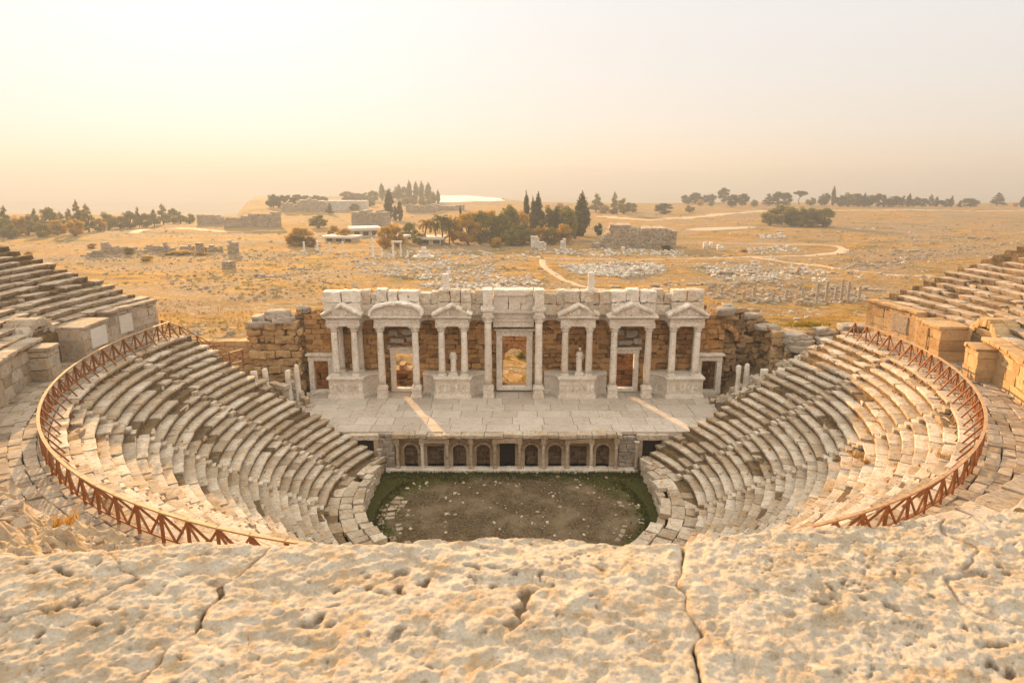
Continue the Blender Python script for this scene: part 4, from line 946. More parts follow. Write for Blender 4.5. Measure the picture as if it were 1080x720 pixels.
# ------------------------------------------------------------------ foreground stone blocks the photographer stands on
def fg_block(x0, x1, y0, y1, z0, z1, label, n, seed, yaw=0):
    P, F = box_topo(*n); sx, sy, sz = x1-x0, y1-y0, z1-z0
    cx_ = (x0+x1)/2; cy_ = (y0+y1)/2; fx0, fx1 = max(x0, -1.85), min(x1, 1.95); fy = -49.35
    lx = np.concatenate([np.linspace(x0, fx0, 26)[:-1] if fx0 > x0 else [], np.linspace(fx0, fx1, n[0]+1-(25 if fx0 > x0 else 0)-(25 if fx1 < x1 else 0)), np.linspace(fx1, x1, 26)[1:] if fx1 < x1 else []])-cx_
    ly = np.concatenate([np.linspace(y0, fy, 31)[:-1], np.linspace(fy, y1, n[1]+1-30)])-cy_
    ax = [lx, ly, np.concatenate([np.linspace(-sz/2, sz/2-.35, n[2]-22), np.linspace(sz/2-.33, sz/2, 23)])]
    p = np.stack([ax[i][P[:, i]] for i in range(3)], -1); h = np.array([sx, sy, sz])/2; r = .014
    q = np.clip(p, -(h-r), h-r); d = p-q; l = np.linalg.norm(d, axis=1, keepdims=True); p = np.where(l > 1e-9, q+d/np.maximum(l, 1e-9)*np.minimum(l, r), p)
    nr = np.where(l > 1e-9, d/np.maximum(l, 1e-9), np.sign(p)*(np.abs(p) >= h-1e-6)); nr[:, 2] += 1e-6; nr /= np.linalg.norm(nr, axis=1, keepdims=True)
    w = p+np.array([(x0+x1)/2, (y0+y1)/2, (z0+z1)/2])
    jag = .07*fbm(np.stack([0*w[:, 1], w[:, 1]*2.6+9, 0*w[:, 0]], -1), 4, 41, .6)              # ragged joints, shared by neighbours
    edge = np.interp(w[:, 0], [-2.2, -1.2, -.4, .3, .9, 1.6], [-.10, -.05, .0, .015, .07, .15])+.05*vnoise(np.stack([w[:, 0]*2.2, 0*w[:, 0], 0*w[:, 0]], -1), 42)
    p = p+np.stack([jag, edge*sstep(y0+1.2, y1, w[:, 1]), 0*jag], -1); w = w+np.stack([jag, edge*sstep(y0+1.2, y1, w[:, 1]), 0*jag], -1)
    wr = w+.05*np.stack([fbm(w*7, 3, 51), fbm(w*7+9, 3, 52), fbm(w*7+4, 3, 53)], -1)
    disp = fbm(w*np.array([1.0, 1.5, 1.])+2, 2, 5)*.014
    q_ = fbm(wr*np.array([1.7, 2.6, 1.7])+6, 5, 6, .62)*2.2; k_ = np.floor(q_); u_ = q_-k_; disp += (k_+sstep(.8, 1., u_))*.0068             # weathered skins lying one over another
    disp += fbm(w*38, 4, 8, .75)*.0034+fbm(w*9, 3, 7, .6)*.002
    p1 = vnoise(wr*11+2, 12); m1 = sstep(.55, .82, p1)*sstep(-.3, .2, vnoise(w*1.9, 29)); disp -= m1*.005
    p2 = vnoise(wr*30+5, 14)+.5*vnoise(w*61, 16); m2 = sstep(.62, .78, p2)*sstep(-.25, .15, vnoise(w*2.6, 15)); p3 = vnoise(wr*64+5, 34)+.4*vnoise(w*120, 35); m5 = sstep(.68, .85, p3)*sstep(.05, .3, vnoise(w*4.1, 36)); disp -= m2*.014+m5*.006
    rg = np.abs(fbm(wr*np.array([1.2, 1.9, 1.])+7, 3, 18)); m3 = 1-sstep(.0, .022, rg); disp -= m3*.008
    r2 = np.abs(fbm(wr*np.array([3.1, 2.2, 1.])+3, 3, 19)); m4 = (1-sstep(.0, .018, r2))*sstep(.0, .4, vnoise(w*1.7, 20)); disp -= m4*.003
    pm_ = m2*.85+m5*.7+m3*.6+m4*.25+.2*(1-sstep(.0, .12, u_))*sstep(.1, .5, vnoise(w*3, 25))
    m = MB(); m.add(p+nr*disp[:, None], F, np.clip(pm_, 0, 1)); o = m.build('foreground_block', M['fg'], None, ((x0+x1)/2, (y0+y1)/2, (z0+z1)/2)); o.rotation_euler[2] = yaw
    return tag(o, label, 'block', 'great weathered blocks under the viewer')
t = NT('weathered_travertine'); tc = t.n('ShaderNodeTexCoord').outputs['Object']; at = t.n('ShaderNodeAttribute', attribute_name='tint').outputs['Fac']
a = t.noise(tc, 3.2, 8, .72, .4); b = t.noise(tc, 16, 8, .75); d = t.noise(tc, 120, 6, .75); g = t.noise(tc, 7, 8, .75, .6)
c = t.mix(t.ramp(a, [(.38, 0.), (.60, 1.)]), (.42, .335, .235), (.54, .455, .35)); c = t.mix(t.ramp(b, [(.44, 0.), (.60, .8)]), c, (.63, .57, .48))
c = t.mix(t.math('MULTIPLY', t.ramp(g, [(.53, 0.), (.63, 1.)]), .6), c, (.46, .285, .115)); c = t.mix(t.math('MULTIPLY', t.ramp(t.noise(tc, 8, 9, .8), [(.57, 0.), (.64, 1.)]), .5), c, (.25, .20, .15))
c = t.mix(t.math('MULTIPLY', t.ramp(d, [(.34, 1.), (.46, 0.)]), .55), c, (.17, .12, .075)); c = t.mix(t.math('MULTIPLY', t.ramp(d, [(.56, 0.), (.66, 1.)]), .5), c, (.70, .64, .55))
c = t.mix(t.math('MULTIPLY', at, .9), c, (.11, .065, .03))
M['fg'] = t.done(c, .95, t.math('ADD', t.math('MULTIPLY', b, .6), t.math('MULTIPLY', d, .7)), .8, .014, .1)
FZ = 25.93
fg_block(-3.4, -.742, -51.2, -48.2, 23.9, FZ, 'leftmost pale weathered block across the bottom of the picture', (255, 275, 40), 0.)
fg_block(-.737, .458, -51.2, -48.2, 23.9, FZ+.01, 'middle pale weathered block between two cracks at the bottom', (245, 275, 40), 11.)
fg_block(.463, 3.6, -51.2, -48.2, 23.9, FZ+.02, 'rightmost pale pitted block across the bottom of the picture', (310, 275, 40), 23.)
t = thing('ruined_top_wall', 'rough stone wall under the foreground blocks at the top of the seating', 'wall')
m = MB(); course_wall(m, -4.2, 4.2, -51.4, -48.5, 19.5, 24.1, ch=.8, lmin=1., lmax=2., amp=.06, n=(6, 5, 4)); m.build('masonry', M['upper'], t)
def tuft(x, y, z, h, label, mat='straw', cnt=6, w=.012, grp='dry grass tufts', name='grass_tuft', per=9, lean=.8):
    m = MB(); blades(m, [(random.gauss(0, h*.5), random.gauss(0, h*.5), 0) for k in range(cnt)], h, w, lean, per); return tag(m.build(name, M[mat], None, (x, y, z)), label, 'grass tuft', grp)
def fg_tuft(px, py, h, label, cnt=5): p = atz(px, py, FZ); tuft(p[0], p[1], p[2]-.02, h, label, 'straw', cnt, .0022, 'dry grass in the foreground cracks')
fg_tuft(232, 690, .05, 'straw grass in the lower left crack of foreground stone', 14); fg_tuft(183, 606, .035, 'small dry tuft on left foreground block near its edge', 8); fg_tuft(908, 579, .04, 'orange dry tuft right of centre on the stone edge', 10); fg_tuft(1000, 600, .04, 'dry tuft in the pit of the right foreground block', 9); fg_tuft(733, 672, .035, 'dry grass in the right vertical crack of foreground stone', 10); fg_tuft(244, 655, .035, 'straw grass in the upper part of left foreground crack', 8)
def seat_z(x, y):
    r = math.hypot(x, y-CY); i = int(math.floor((r-R0)/TR)); return ZL+(i+1)*RI
for (px, py, z, h, lab) in ((904, 482, 9.1, .38, 'large orange grass tuft among the right seat rows below the railing'), (912, 495, 9.2, .3, 'small orange tuft just right of the lowest right seat tufts'), (948, 492, 11., .33, 'orange tuft on upper right seats near the railing'), (995, 482, 12.5, .35, 'orange grass tuft under the railing on the right'), (880, 496, 7.5, .25, 'faint dry tuft on the middle right seat rows'), (938, 516, 10.3, .3, 'orange tuft nearest the railing bend on lower right seats')):
    p = atz(px, py, z); tuft(p[0], p[1], seat_z(p[0], p[1])-.02, h, lab, 'straw', 9, .02, 'orange grass tufts on the right seats')
for (px, py, z, lab) in ((235, 556, 17., 'yellow tuft on the near rubble seating beneath the left railing'), (120, 558, 18.5, 'yellow tuft on the left rubble slope at the block edge'), (60, 520, 17., 'faint yellow tuft on the far left rubble slope'), (330, 578, 18.5, 'yellow tuft at the left railing end by the stone edge')):
    p = atz(px, py, z); r = math.hypot(p[0], p[1]-CY); tuft(p[0], p[1], UZ+math.floor(max(0, r-UR0)/UTR+1)*URI-.03, .4, lab, 'straw', 9, .02, 'yellow tufts on the near rubble')
m = MB(); pts = []
for k in range(170):
    ph = random.choice((1, 1, -1))*R(random.uniform(25, 100)); i = int(24*random.random()**.6); r = R0+i*TR+random.uniform(.35, .6)
    if abs(ph) < plow(r)-.05: pts.append(pol(np.array(ph), np.array(r), np.array(ZL+(i+1)*RI)))
blades(m, pts, .2, .016, .8, 14); tag(m.build('weeds', M['straw']), 'dry golden weeds growing in the joints of the seat rows', 'weeds', kind='stuff')
m = MB(); blades(m, [(random.gauss(0, 1.1), random.gauss(0, .5), 0) for k in range(120)], .5, .03, .6, 8); tag(m.build('grass_tuft', M['yellowgrass'], None, (31.2, 20.4, 10.9)), 'bright yellow-green grass patch growing on the low right ruined wall', 'grass tuft', 'dry grass tufts')


# ------------------------------------------------------------------ trees
def leaf_cloud(mb, pts, nrm, size, mi=0):
    """leaf clumps: small bent quads at pts facing roughly nrm"""
    n = len(pts); a = rng.normal(size=(n, 3)); d = nrm+.9*a/np.linalg.norm(a, axis=1, keepdims=True); d /= np.linalg.norm(d, axis=1, keepdims=True)
    u = np.cross(d, rng.normal(size=(n, 3))); u /= np.linalg.norm(u, axis=1, keepdims=True); v = np.cross(d, u)
    s = (size*rng.uniform(.6, 1.4, n))[:, None]; V = np.stack([pts-u*s, pts-v*s*.6, pts+u*s, pts+v*s*.6], 1).reshape(-1, 3)
    clump = np.clip(.5+.5*fbm(pts*.9, 2, 51), 0, 1); mb.add(V, np.arange(4*n).reshape(n, 4), np.repeat(np.clip(clump+rng.uniform(-.2, .2, n), 0, 1), 4), mi, False)
def tree_proto(kind, seed, mat):
    """unit tree, 10 m tall, standing at the origin"""
    global rng
    rng = np.random.default_rng(seed); rs = random.Random(seed)
    root = thing('tree', 'tree', 'tree'); tr = MB(); cr = MB()
    def limb(a, b, r0, r1):
        a = np.array(a); b = np.array(b); mid = (a+b)/2+rng.normal(size=3)*np.linalg.norm(b-a)*.06; pts = [a, mid, b]; V = []; seg = 7
        for k, p in enumerate(pts):
            d = pts[min(k+1, 2)]-pts[max(k-1, 0)]; d = d/np.linalg.norm(d); u = np.cross(d, [.3, .9, .1]); u /= np.linalg.norm(u); w = np.cross(d, u); r = r0+(r1-r0)*k/2
            V += [p+r*(math.cos(q)*u+math.sin(q)*w) for q in np.arange(seg)/seg*2*PI]
        tr.add(np.array(V), [(k*seg+i, k*seg+(i+1) % seg, (k+1)*seg+(i+1) % seg, (k+1)*seg+i) for k in range(2) for i in range(seg)])
    lobes = []
    if kind == 'cypress':
        limb((0, 0, -.3), (0, 0, 8.5), .28, .06)
        for k in range(46): z = .7+9*(k/45); r = 1.45*math.sin(PI*min(1, (k/45)*.93+.09))**.8*(1-.35*k/45)+.12; q = rs.random()*6.283; lobes.append((r*.45*math.cos(q), r*.45*math.sin(q), z, r*.62, r*.62, .8))
    elif kind == 'pine':        # conical, loose
        limb((0, 0, -.3), (0, 0, 9.2), .3, .05)
        for k in range(40):
            f = k/39; z = 1.6+8.1*f; R_ = 2.6*(1-f)**.75+.25; q = rs.random()*6.283; e = (R_*rs.uniform(.5, .95)*math.cos(q), R_*.9*math.sin(q)*rs.uniform(.5, .95), z-.2)
            limb((0, 0, z-.3), e, .07, .03); lobes.append((e[0], e[1], e[2], R_*.42+.15, R_*.42+.15, .5))
    elif kind == 'umbrella':
        limb((0, 0, -.3), (.3, .1, 5.6), .32, .2)
        for k in range(22): q = rs.random()*6.283; r = 3.1*math.sqrt(rs.random()); e = (.3+r*math.cos(q), r*math.sin(q), 7.4+1.5*(1-(r/3.1)**2)+rs.uniform(-.4, .4)); limb((.3, .1, 5.3), e, .12, .04); lobes.append((*e, 1.15, 1.15, .75))
    elif kind == 'palm':
        limb((0, 0, -.3), (.2, 0, 7.2), .3, .24)
        for k in range(34):
            q = rs.random()*6.283; el = rs.uniform(-.5, 1.2); prev = np.array([.2, 0, 7.2])
            for j in range(7): el2 = el-j*.22; nx = prev+.5*np.array([math.cos(q)*math.cos(el2), math.sin(q)*math.cos(el2), math.sin(el2)]); lobes.append((*nx, .2, .2, .14)); prev = nx
    else:                       # broad round crown
        limb((0, 0, -.3), (0, 0, 3.2), .36, .26); n = 36
        for k in range(n):
            d = rng.normal(size=3); d /= np.linalg.norm(d); rr = rs.uniform(.45, 1.)**.5; e = np.array([d[0]*3.3*rr, d[1]*3.3*rr, 4.9+d[2]*4.2*rr])
            if e[2] < 1.1: e[2] = 1.1+rs.random()
            if k % 2 == 0: limb((0, 0, 2.2), e, .14, .04)
            lobes.append((*e, *(rs.uniform(1.05, 1.6),)*2, rs.uniform(.8, 1.25)))
    N = 6500; L = np.array(lobes); wgt = (L[:, 3]*L[:, 4]); idx = rng.choice(len(L), N, p=wgt/wgt.sum()); d = rng.normal(size=(N, 3)); d /= np.linalg.norm(d, axis=1, keepdims=True)
    rad = rng.uniform(.35, 1.05, N)**.6; pts = L[idx, :3]+d*rad[:, None]*L[idx, 3:6]; leaf_cloud(cr, pts, d, {'cypress': .16, 'pine': .17, 'palm': .17}.get(kind, .24))
    tr.build('trunk', M['trunk'], root); cr.build('crown', M[mat], root); return root
PROTO = {}
def plant(kind, mat, pos, h, w, label, group, name='tree', cat='tree'):
    key = (kind, mat, random.randrange(2)); base = {'cypress': 2.9, 'pine': 5.2, 'umbrella': 8.2, 'palm': 6., 'round': 8.6}[kind]
    if key not in PROTO: PROTO[key] = tree_proto(kind, hash(key[0])*0+len(PROTO)*13+5, mat); t = PROTO[key]
    else: t = copy_tree(PROTO[key])
    t.name = {'cypress': 'cypress_tree', 'pine': 'pine_tree', 'umbrella': 'umbrella_pine', 'palm': 'palm_tree', 'round': 'broadleaf_tree'}[kind] if name == 'tree' else name
    sc = h/10.; w *= 1.25 if kind == 'round' else 1.1; sc *= 1.08 if 'grove' in label else 1.; sc *= 1.1 if 'far left' in label else 1.; t.location = pos; t.scale = (w/base, w/base, sc); t.rotation_euler = (0, 0, random.random()*6.28)
    t['label'] = label; t['category'] = cat; t['group'] = group; return t
ADJ = {('cypress', 'leaf_dark'): 'slim dark cypress', ('cypress', 'leaf_olive'): 'slim hazy cypress', ('pine', 'leaf_dark'): 'pointed dark conifer', ('pine', 'leaf_olive'): 'loose olive-green conifer', ('round', 'leaf_dark'): 'rounded dark tree', ('round', 'leaf_olive'): 'bushy olive-green tree',
       ('round', 'leaf_gold'): 'golden-leaved tree', ('round', 'leaf_orange'): 'rusty brown tree', ('umbrella', 'leaf_dark'): 'flat-topped umbrella pine', ('umbrella', 'leaf_olive'): 'olive umbrella pine', ('palm', 'leaf_olive'): 'shaggy olive palm', ('palm', 'leaf_gold'): 'shaggy golden palm'}
D, O, G, U = 'leaf_dark', 'leaf_olive', 'leaf_gold', 'leaf_orange'
def grove(place, rows):
    """rows: (px, base py, height px, width px, kind, material) read off the photograph; each stands where that base meets the ground"""
    cnt = {}
    for (px, py, hp, wp, k, mt) in sorted(rows, key=lambda r: r[0]):
        p = hit(px, py); dist = float((p-CAM)@np.array([0, math.cos(PITCH), -math.sin(PITCH)])); s = dist/FPX
        a = ADJ[(k, mt)]; cnt[a] = cnt.get(a, 0)+1; tot = sum(1 for r in rows if ADJ[(r[4], r[5])] == a)
        lab = f'{a} {place}' if tot == 1 else f'{ORD[cnt[a]-1]} {a} from the left {place}'
        plant(k, mt, (p[0], p[1], p[2]-.3), hp*s*1.03, wp*s, lab, 'trees '+place)
grove('in the hazy tree line at far left', [(8, 249, 29, 14, 'pine', O), (20, 249, 22, 16, 'round', G), (2, 250, 24, 16, 'round', O), (30, 248, 20, 18, 'round', O), (39, 246, 24, 11, 'pine', O), (54, 246, 25, 19, 'round', O), (66, 244, 19, 12, 'pine', O), (75, 244, 22, 11, 'pine', O), (84, 245, 31, 11, 'pine', O), (94, 245, 27, 15, 'pine', O), (62, 248, 15, 18, 'round', G), (80, 249, 18, 16, 'round', G), (46, 250, 14, 16, 'round', O), (12, 252, 15, 16, 'round', O),
  (115, 242, 17, 18, 'round', O), (106, 244, 13, 14, 'round', G), (127, 241, 12, 14, 'round', O), (138, 241, 17, 16, 'round', O), (147, 240, 20, 7, 'pine', O), (155, 240, 14, 12, 'round', O), (163, 238, 16, 10, 'pine', O), (173, 237, 20, 13, 'pine', O), (183, 236, 15, 10, 'round', O), (190, 236, 12, 12, 'pine', O), (200, 236, 10, 12, 'round', O)])
grove('in the dark clump above the left ruins', [(288, 219, 15, 13, 'round', D), (297, 219, 14, 13, 'round', D), (306, 218, 13, 13, 'round', D), (315, 217, 12, 13, 'round', D), (324, 217, 11, 12, 'round', D), (333, 216, 11, 12, 'round', D), (341, 216, 9, 10, 'round', D)])
grove('on the hazy hill behind the museum ruin', [(366, 212, 11, 14, 'round', U), (377, 212, 9, 14, 'round', U), (386, 212, 9, 12, 'round', O), (394, 213, 12, 11, 'round', O), (403, 211, 18, 7, 'cypress', O), (411, 212, 13, 10, 'round', O), (419, 211, 14, 10, 'round', O), (421, 210, 16, 6, 'cypress', O), (427, 211, 14, 9, 'round', O), (432, 211, 21, 7, 'cypress', O), (439, 211, 20, 7, 'cypress', O), (445, 212, 21, 7, 'cypress', O), (452, 213, 21, 8, 'cypress', O), (457, 215, 13, 7, 'cypress', O), (462, 215, 15, 5, 'cypress', O), (437, 216, 12, 7, 'cypress', O), (390, 218, 9, 11, 'round', O), (430, 217, 9, 18, 'round', O), (448, 217, 9, 14, 'round', O)])
grove('beside the pale building', [(411, 231, 31, 11, 'cypress', D), (422, 233, 22, 7, 'cypress', D), (417, 233, 17, 6, 'cypress', D), (348, 226, 12, 8, 'pine', D), (318, 259, 20, 24, 'round', G), (309, 258, 14, 16, 'round', G), (327, 260, 12, 12, 'round', U), (336, 240, 14, 18, 'round', O), (352, 252, 15, 13, 'round', G), (363, 254, 14, 16, 'round', G), (407, 262, 24, 18, 'round', G), (419, 260, 28, 18, 'round', G), (432, 252, 18, 16, 'round', O), (442, 258, 14, 14, 'round', O), (374, 222, 8, 12, 'round', O)])
grove('in the broad central grove', [(451, 258, 28, 16, 'palm', G), (459, 257, 24, 15, 'palm', O), (466, 258, 32, 17, 'palm', O), (474, 258, 26, 14, 'palm', O), (478, 256, 30, 15, 'round', G), (486, 250, 31, 5, 'cypress', D), (494, 258, 32, 26, 'round', G), (506, 258, 33, 24, 'round', O), (504, 240, 18, 20, 'round', G), (518, 256, 32, 22, 'round', G), (528, 257, 30, 22, 'round', O), (538, 255, 36, 20, 'round', O), (547, 254, 33, 20, 'round', G), (555, 249, 43, 9, 'cypress', D), (562, 249, 38, 8, 'cypress', D), (567, 251, 44, 14, 'cypress', D), (577, 251, 32, 20, 'round', O), (588, 252, 34, 22, 'round', D), (598, 254, 34, 20, 'round', O), (606, 252, 30, 18, 'round', D), (613, 249, 43, 18, 'cypress', D), (570, 257, 20, 15, 'round', G), (594, 257, 20, 17, 'round', G), (552, 258, 22, 20, 'round', O), (523, 261, 12, 12, 'round', G), (582, 258, 18, 16, 'round', O), (631, 249, 14, 8, 'round', D), (540, 259, 18, 18, 'round', O)])
grove('standing apart on the plateau edge', [(629, 224, 20, 14, 'pine', O), (637, 225, 10, 10, 'round', G), (648, 223, 21, 8, 'pine', O), (658, 226, 17, 14, 'round', O), (667, 224, 10, 10, 'round', O), (700, 226, 12, 17, 'round', D), (647, 226, 7, 9, 'round', D), (591, 219, 6, 8, 'round', G)])
grove('in the row of trees right of centre', [(724, 215, 10, 11, 'round', D), (733, 215, 12, 12, 'round', D), (742, 214, 9, 11, 'round', D), (750, 214, 10, 10, 'round', D), (738, 217, 7, 7, 'round', G), (750, 217, 6, 6, 'round', O), (763, 214, 16, 11, 'round', D), (772, 218, 13, 13, 'round', D), (783, 217, 13, 11, 'round', D), (795, 218, 8, 7, 'round', O), (727, 224, 8, 9, 'round', O)])
grove('in the long tree row on the right skyline', [(810, 217, 13, 11, 'pine', D), (820, 217, 15, 11, 'round', D), (829, 217, 14, 11, 'round', D), (843, 216, 15, 14, 'umbrella', D), (855, 217, 9, 10, 'round', O), (869, 217, 14, 12, 'round', D), (878, 217, 21, 5, 'cypress', D), (886, 218, 13, 12, 'round', D), (894, 218, 15, 14, 'round', O), (904, 218, 14, 14, 'round', D), (911, 218, 15, 5, 'cypress', D), (916, 218, 13, 14, 'round', D), (926, 218, 14, 11, 'round', D), (932, 218, 13, 5, 'cypress', D), (941, 218, 12, 17, 'round', D), (952, 218, 12, 7, 'pine', D), (958, 218, 14, 6, 'cypress', D), (964, 218, 11, 11, 'round', D), (973, 218, 9, 9, 'round', D), (981, 218, 13, 8, 'pine', D), (987, 218, 11, 5, 'cypress', D), (997, 218, 9, 14, 'round', D), (1003, 218, 12, 4, 'cypress', D), (1012, 219, 8, 5, 'pine', D), (1023, 218, 9, 16, 'round', D), (1052, 217, 14, 13, 'pine', D), (1071, 218, 5, 5, 'round', G), (1078, 219, 12, 6, 'cypress', D)])
grove('in the clump standing before the right tree row', [(812, 238, 19, 18, 'round', O), (824, 237, 21, 20, 'round', O), (833, 238, 20, 16, 'round', O), (845, 239, 21, 20, 'round', O), (856, 239, 20, 20, 'round', O), (868, 239, 20, 20, 'round', O), (837, 239, 17, 16, 'round', D)])
grove('growing low among the plain ruins', [(97, 262, 6, 9, 'round', G), (155, 275, 6, 12, 'round', G), (136, 268, 8, 10, 'round', O), (703, 264, 7, 11, 'round', D), (785, 266, 4, 7, 'round', G), (551, 377, 9, 13, 'round', O), (30, 271, 7, 8, 'round', G), (190, 268, 5, 26, 'round', G), (212, 269, 4, 14, 'round', G)])

# ------------------------------------------------------------------ plain: roads, pools, ruins
def ribbon(name, px, wpx, mat, dz=.12):
    P = np.array([hit(*p) for p in px]); n = len(P); t = np.linspace(0, n-1, n*14); C_ = []
    for q in t:                     # Catmull-Rom
        i = min(int(q), n-2); u = q-i; a, b, c, d = P[max(i-1, 0)], P[i], P[i+1], P[min(i+2, n-1)]
        C_.append(.5*((2*b)+(-a+c)*u+(2*a-5*b+4*c-d)*u*u+(-a+3*b-3*c+d)*u**3))
    C_ = np.array(C_)[:, :2]; T = np.gradient(C_, axis=0); T /= np.linalg.norm(T, axis=1, keepdims=True)+1e-9; N = np.stack([-T[:, 1], T[:, 0]], -1)
    w = np.interp(t, np.arange(n), wpx)*(1+.22*np.array([vn(q*2.1, 61) for q in t])); k = np.linspace(-.5, .5, 7); XY = C_[:, None]+N[:, None]*(w[:, None, None]*k[None, :, None])
    v, f = sheet(XY[..., 0], XY[..., 1], terr(XY[..., 0], XY[..., 1])+dz-.25*(np.abs(k)[None, :]*2)**4); m = MB(); m.add(v, f[:, ::-1]); return struct(name, m, mat)
M['road'] = stone_mat('pale_dirt_road', (.50, .40, .29), (.40, .30, .20), (.30, .20, .11), .25, .3, .05, .4, pits=0.)
M['trav'] = stone_mat('white_travertine', (.74, .73, .71), (.62, .59, .55), (.45, .40, .34), .02, .2, .2, .3, pits=0.)
ribbon('road', [(505, 264), (560, 271), (640, 273), (720, 273), (790, 271), (850, 270), (886, 266), (884, 260), (850, 258), (800, 257), (740, 256), (700, 257)], [2.6, 2.8, 2.8, 3, 4, 6, 6.5, 5, 3.5, 3, 2.4, 2], M['road'])
ribbon('road', [(795, 271), (820, 275), (850, 279), (900, 285), (945, 290), (985, 291)], [5, 4, 4, 3.5, 3, 3], M['road'], .16)
ribbon('path', [(572, 274), (574, 281), (590, 292), (610, 301), (640, 306)], [3, 3.2, 2.6, 2.2, 1.6], M['road'])
ribbon('path', [(632, 228), (690, 232), (760, 226), (830, 222), (920, 222), (1080, 222)], [22, 20, 20, 16, 12, 10], M['road'])
ribbon('path', [(140, 246), (170, 241), (230, 244), (300, 243)], [7, 9, 8, 6], M['road'])
def sheet_poly(name, px, mat, dz=.2, kind='structure'):
    P = [hit(*p) for p in px]; z = max(p[2] for p in P)+dz; m = MB(); prism(m, [(p[0], p[1]) for p in P], z-2, z, 'z'); o = m.build(name, mat); o['kind'] = kind; return o
t = NT('still_water'); M['water'] = t.done((.55, .60, .60), .08, spec=.6)
sheet_poly('water', [(722, 242.6), (735, 241.3), (760, 240.6), (790, 240.4), (800, 241.2), (786, 241.8), (770, 243), (748, 243.4), (735, 243.4)], M['road'], .06)
X, Y = np.meshgrid(np.linspace(0, 1, 60), np.linspace(880, 1110, 60), indexing='ij'); X = -118+(X*(112+10*np.sin(Y*.03))*sstep(870, 960, Y)**.5); Z = terr(X, Y)+.6+fbm2(X*.05, Y*.08, 3, 91)*.35
v, f = sheet(X, Y, Z); m = MB(); m.add(v, f); struct('travertine_terrace', m, M['trav'])

def pscale(p): return float((p-CAM)@np.array([0, math.cos(PITCH), -math.sin(PITCH)]))/FPX
def ruin_mass(px0, px1, py, hpx, label, mat='ruin', ragged=.3, th=5., ch=1.0, cat='ruin', name='ruined_building', group=None, hfun=None):
    a = hit(px0, py); b = hit(px1, py); s = pscale((a+b)/2); L = float(np.hypot(*(b-a)[:2])); ang = math.atan2(b[1]-a[1], b[0]-a[0]); H = hpx*s; z0 = min(a[2], b[2])-.8
    hf = hfun or (lambda u: 1.-ragged*.5+ragged*vn(u*7+px0, 71)+ragged*.4*vn(u*19+px0, 72))
    t = thing(name, label, cat, group=group); m = MB(); course_wall(m, 0, L, 0, th, z0, lambda x: z0+.8+H*hf(x/L), ch=max(ch, H/9), lmin=max(.9, L/34), lmax=max(2., L/14), amp=.12, n=(4, 3, 4), ang=ang, org=(a[0], a[1], 0), rb=.12)
    m.build('masonry', M[mat], t); return t, a, b, s, ang
t, a, b, s, ang = ruin_mass(633, 713, 262, 24, 'large rectangular ruin of brown blocks standing alone on the plain', 'ruin', .2, 14., 1.1, hfun=lambda u: (.35+4*u if u < .12 else (.88+.1*vn(u*9, 3)+(.14 if .12 < u < .48 else 0)-.1*max(0, u-.6))))
big = a
ruin_mass(624, 636, 262, 8, 'low crumbled corner at the left foot of the large plain ruin', 'ruin', .5, 8.)
ruin_mass(236, 292, 240, 17, 'long hazy ruined wall under the dark tree clump', 'ruin', .25, 8., hfun=lambda u: .55+.45*u+.12*vn(u*8, 5)); ruin_mass(208, 232, 237, 12, 'small hazy ruined wall at the end of the far left trees', 'ruin', .5, 6.)
ruin_mass(298, 345, 223, 13, 'pale ruined bath walls in front of the dark tree clump', 'ruin', .3, 10.); ruin_mass(336, 386, 222, 10, 'long pale museum building on the hazy rise', 'plaster', .05, 14.); ruin_mass(371, 406, 240, 17, 'blocky stone building left of the tall cypresses', 'ruin', .1, 14.)
ruin_mass(428, 460, 224, 9, 'low pale walls below the cypress hill', 'ruin', .3, 8.); ruin_mass(452, 490, 222, 7, 'long low ruin right of the cypress hill', 'ruin', .3, 8.)
for (x0, x1, y, h, lab) in ((107, 121, 268, 17, 'tall ragged pier among ruins on the left plain'), (92, 108, 271, 8, 'low stone heap left of the tall ragged pier'), (124, 150, 267, 8, 'low ragged wall right of the tall pier'), (152, 166, 265, 9, 'short wall with a gap in the left plain ruins'), (168, 184, 266, 12, 'wall stub with notched top in left plain ruins'), (186, 206, 265, 9, 'broad low wall in the middle of left plain ruins'), (207, 216, 266, 13, 'narrow upright pier right in the left plain ruins'), (218, 236, 266, 8, 'low grey wall between two upright piers'), (240, 252, 268, 13, 'pale ragged pier at the right end of left plain ruins'), (234, 246, 283, 8, 'lone broken pier on the grass left of centre')):
    ruin_mass(x0, x1, y, h, lab, 'ruin', .6, 3., .8, 'ruin', 'ruined_wall', 'ruined walls on the left plain')
for (x0, x1, y, h, lab) in ((560, 569, 262, 13, 'tall white upright block on the central plain'), (570, 576, 264, 11, 'narrower white block just right of the tallest one'), (592, 597, 263, 12, 'white broken pillar left of the large ruin'), (656, 659, 265, 6, 'small white stub in front of the large ruin'), (757, 763, 265, 7, 'small pale stub near the road bend'), (742, 752, 262, 6, 'pale low block row by the pond')):
    ruin_mass(x0, x1, y, h, lab, 'marble', .25, 1.6, .9, 'ruin', 'ruined_wall', 'white standing blocks on the plain')
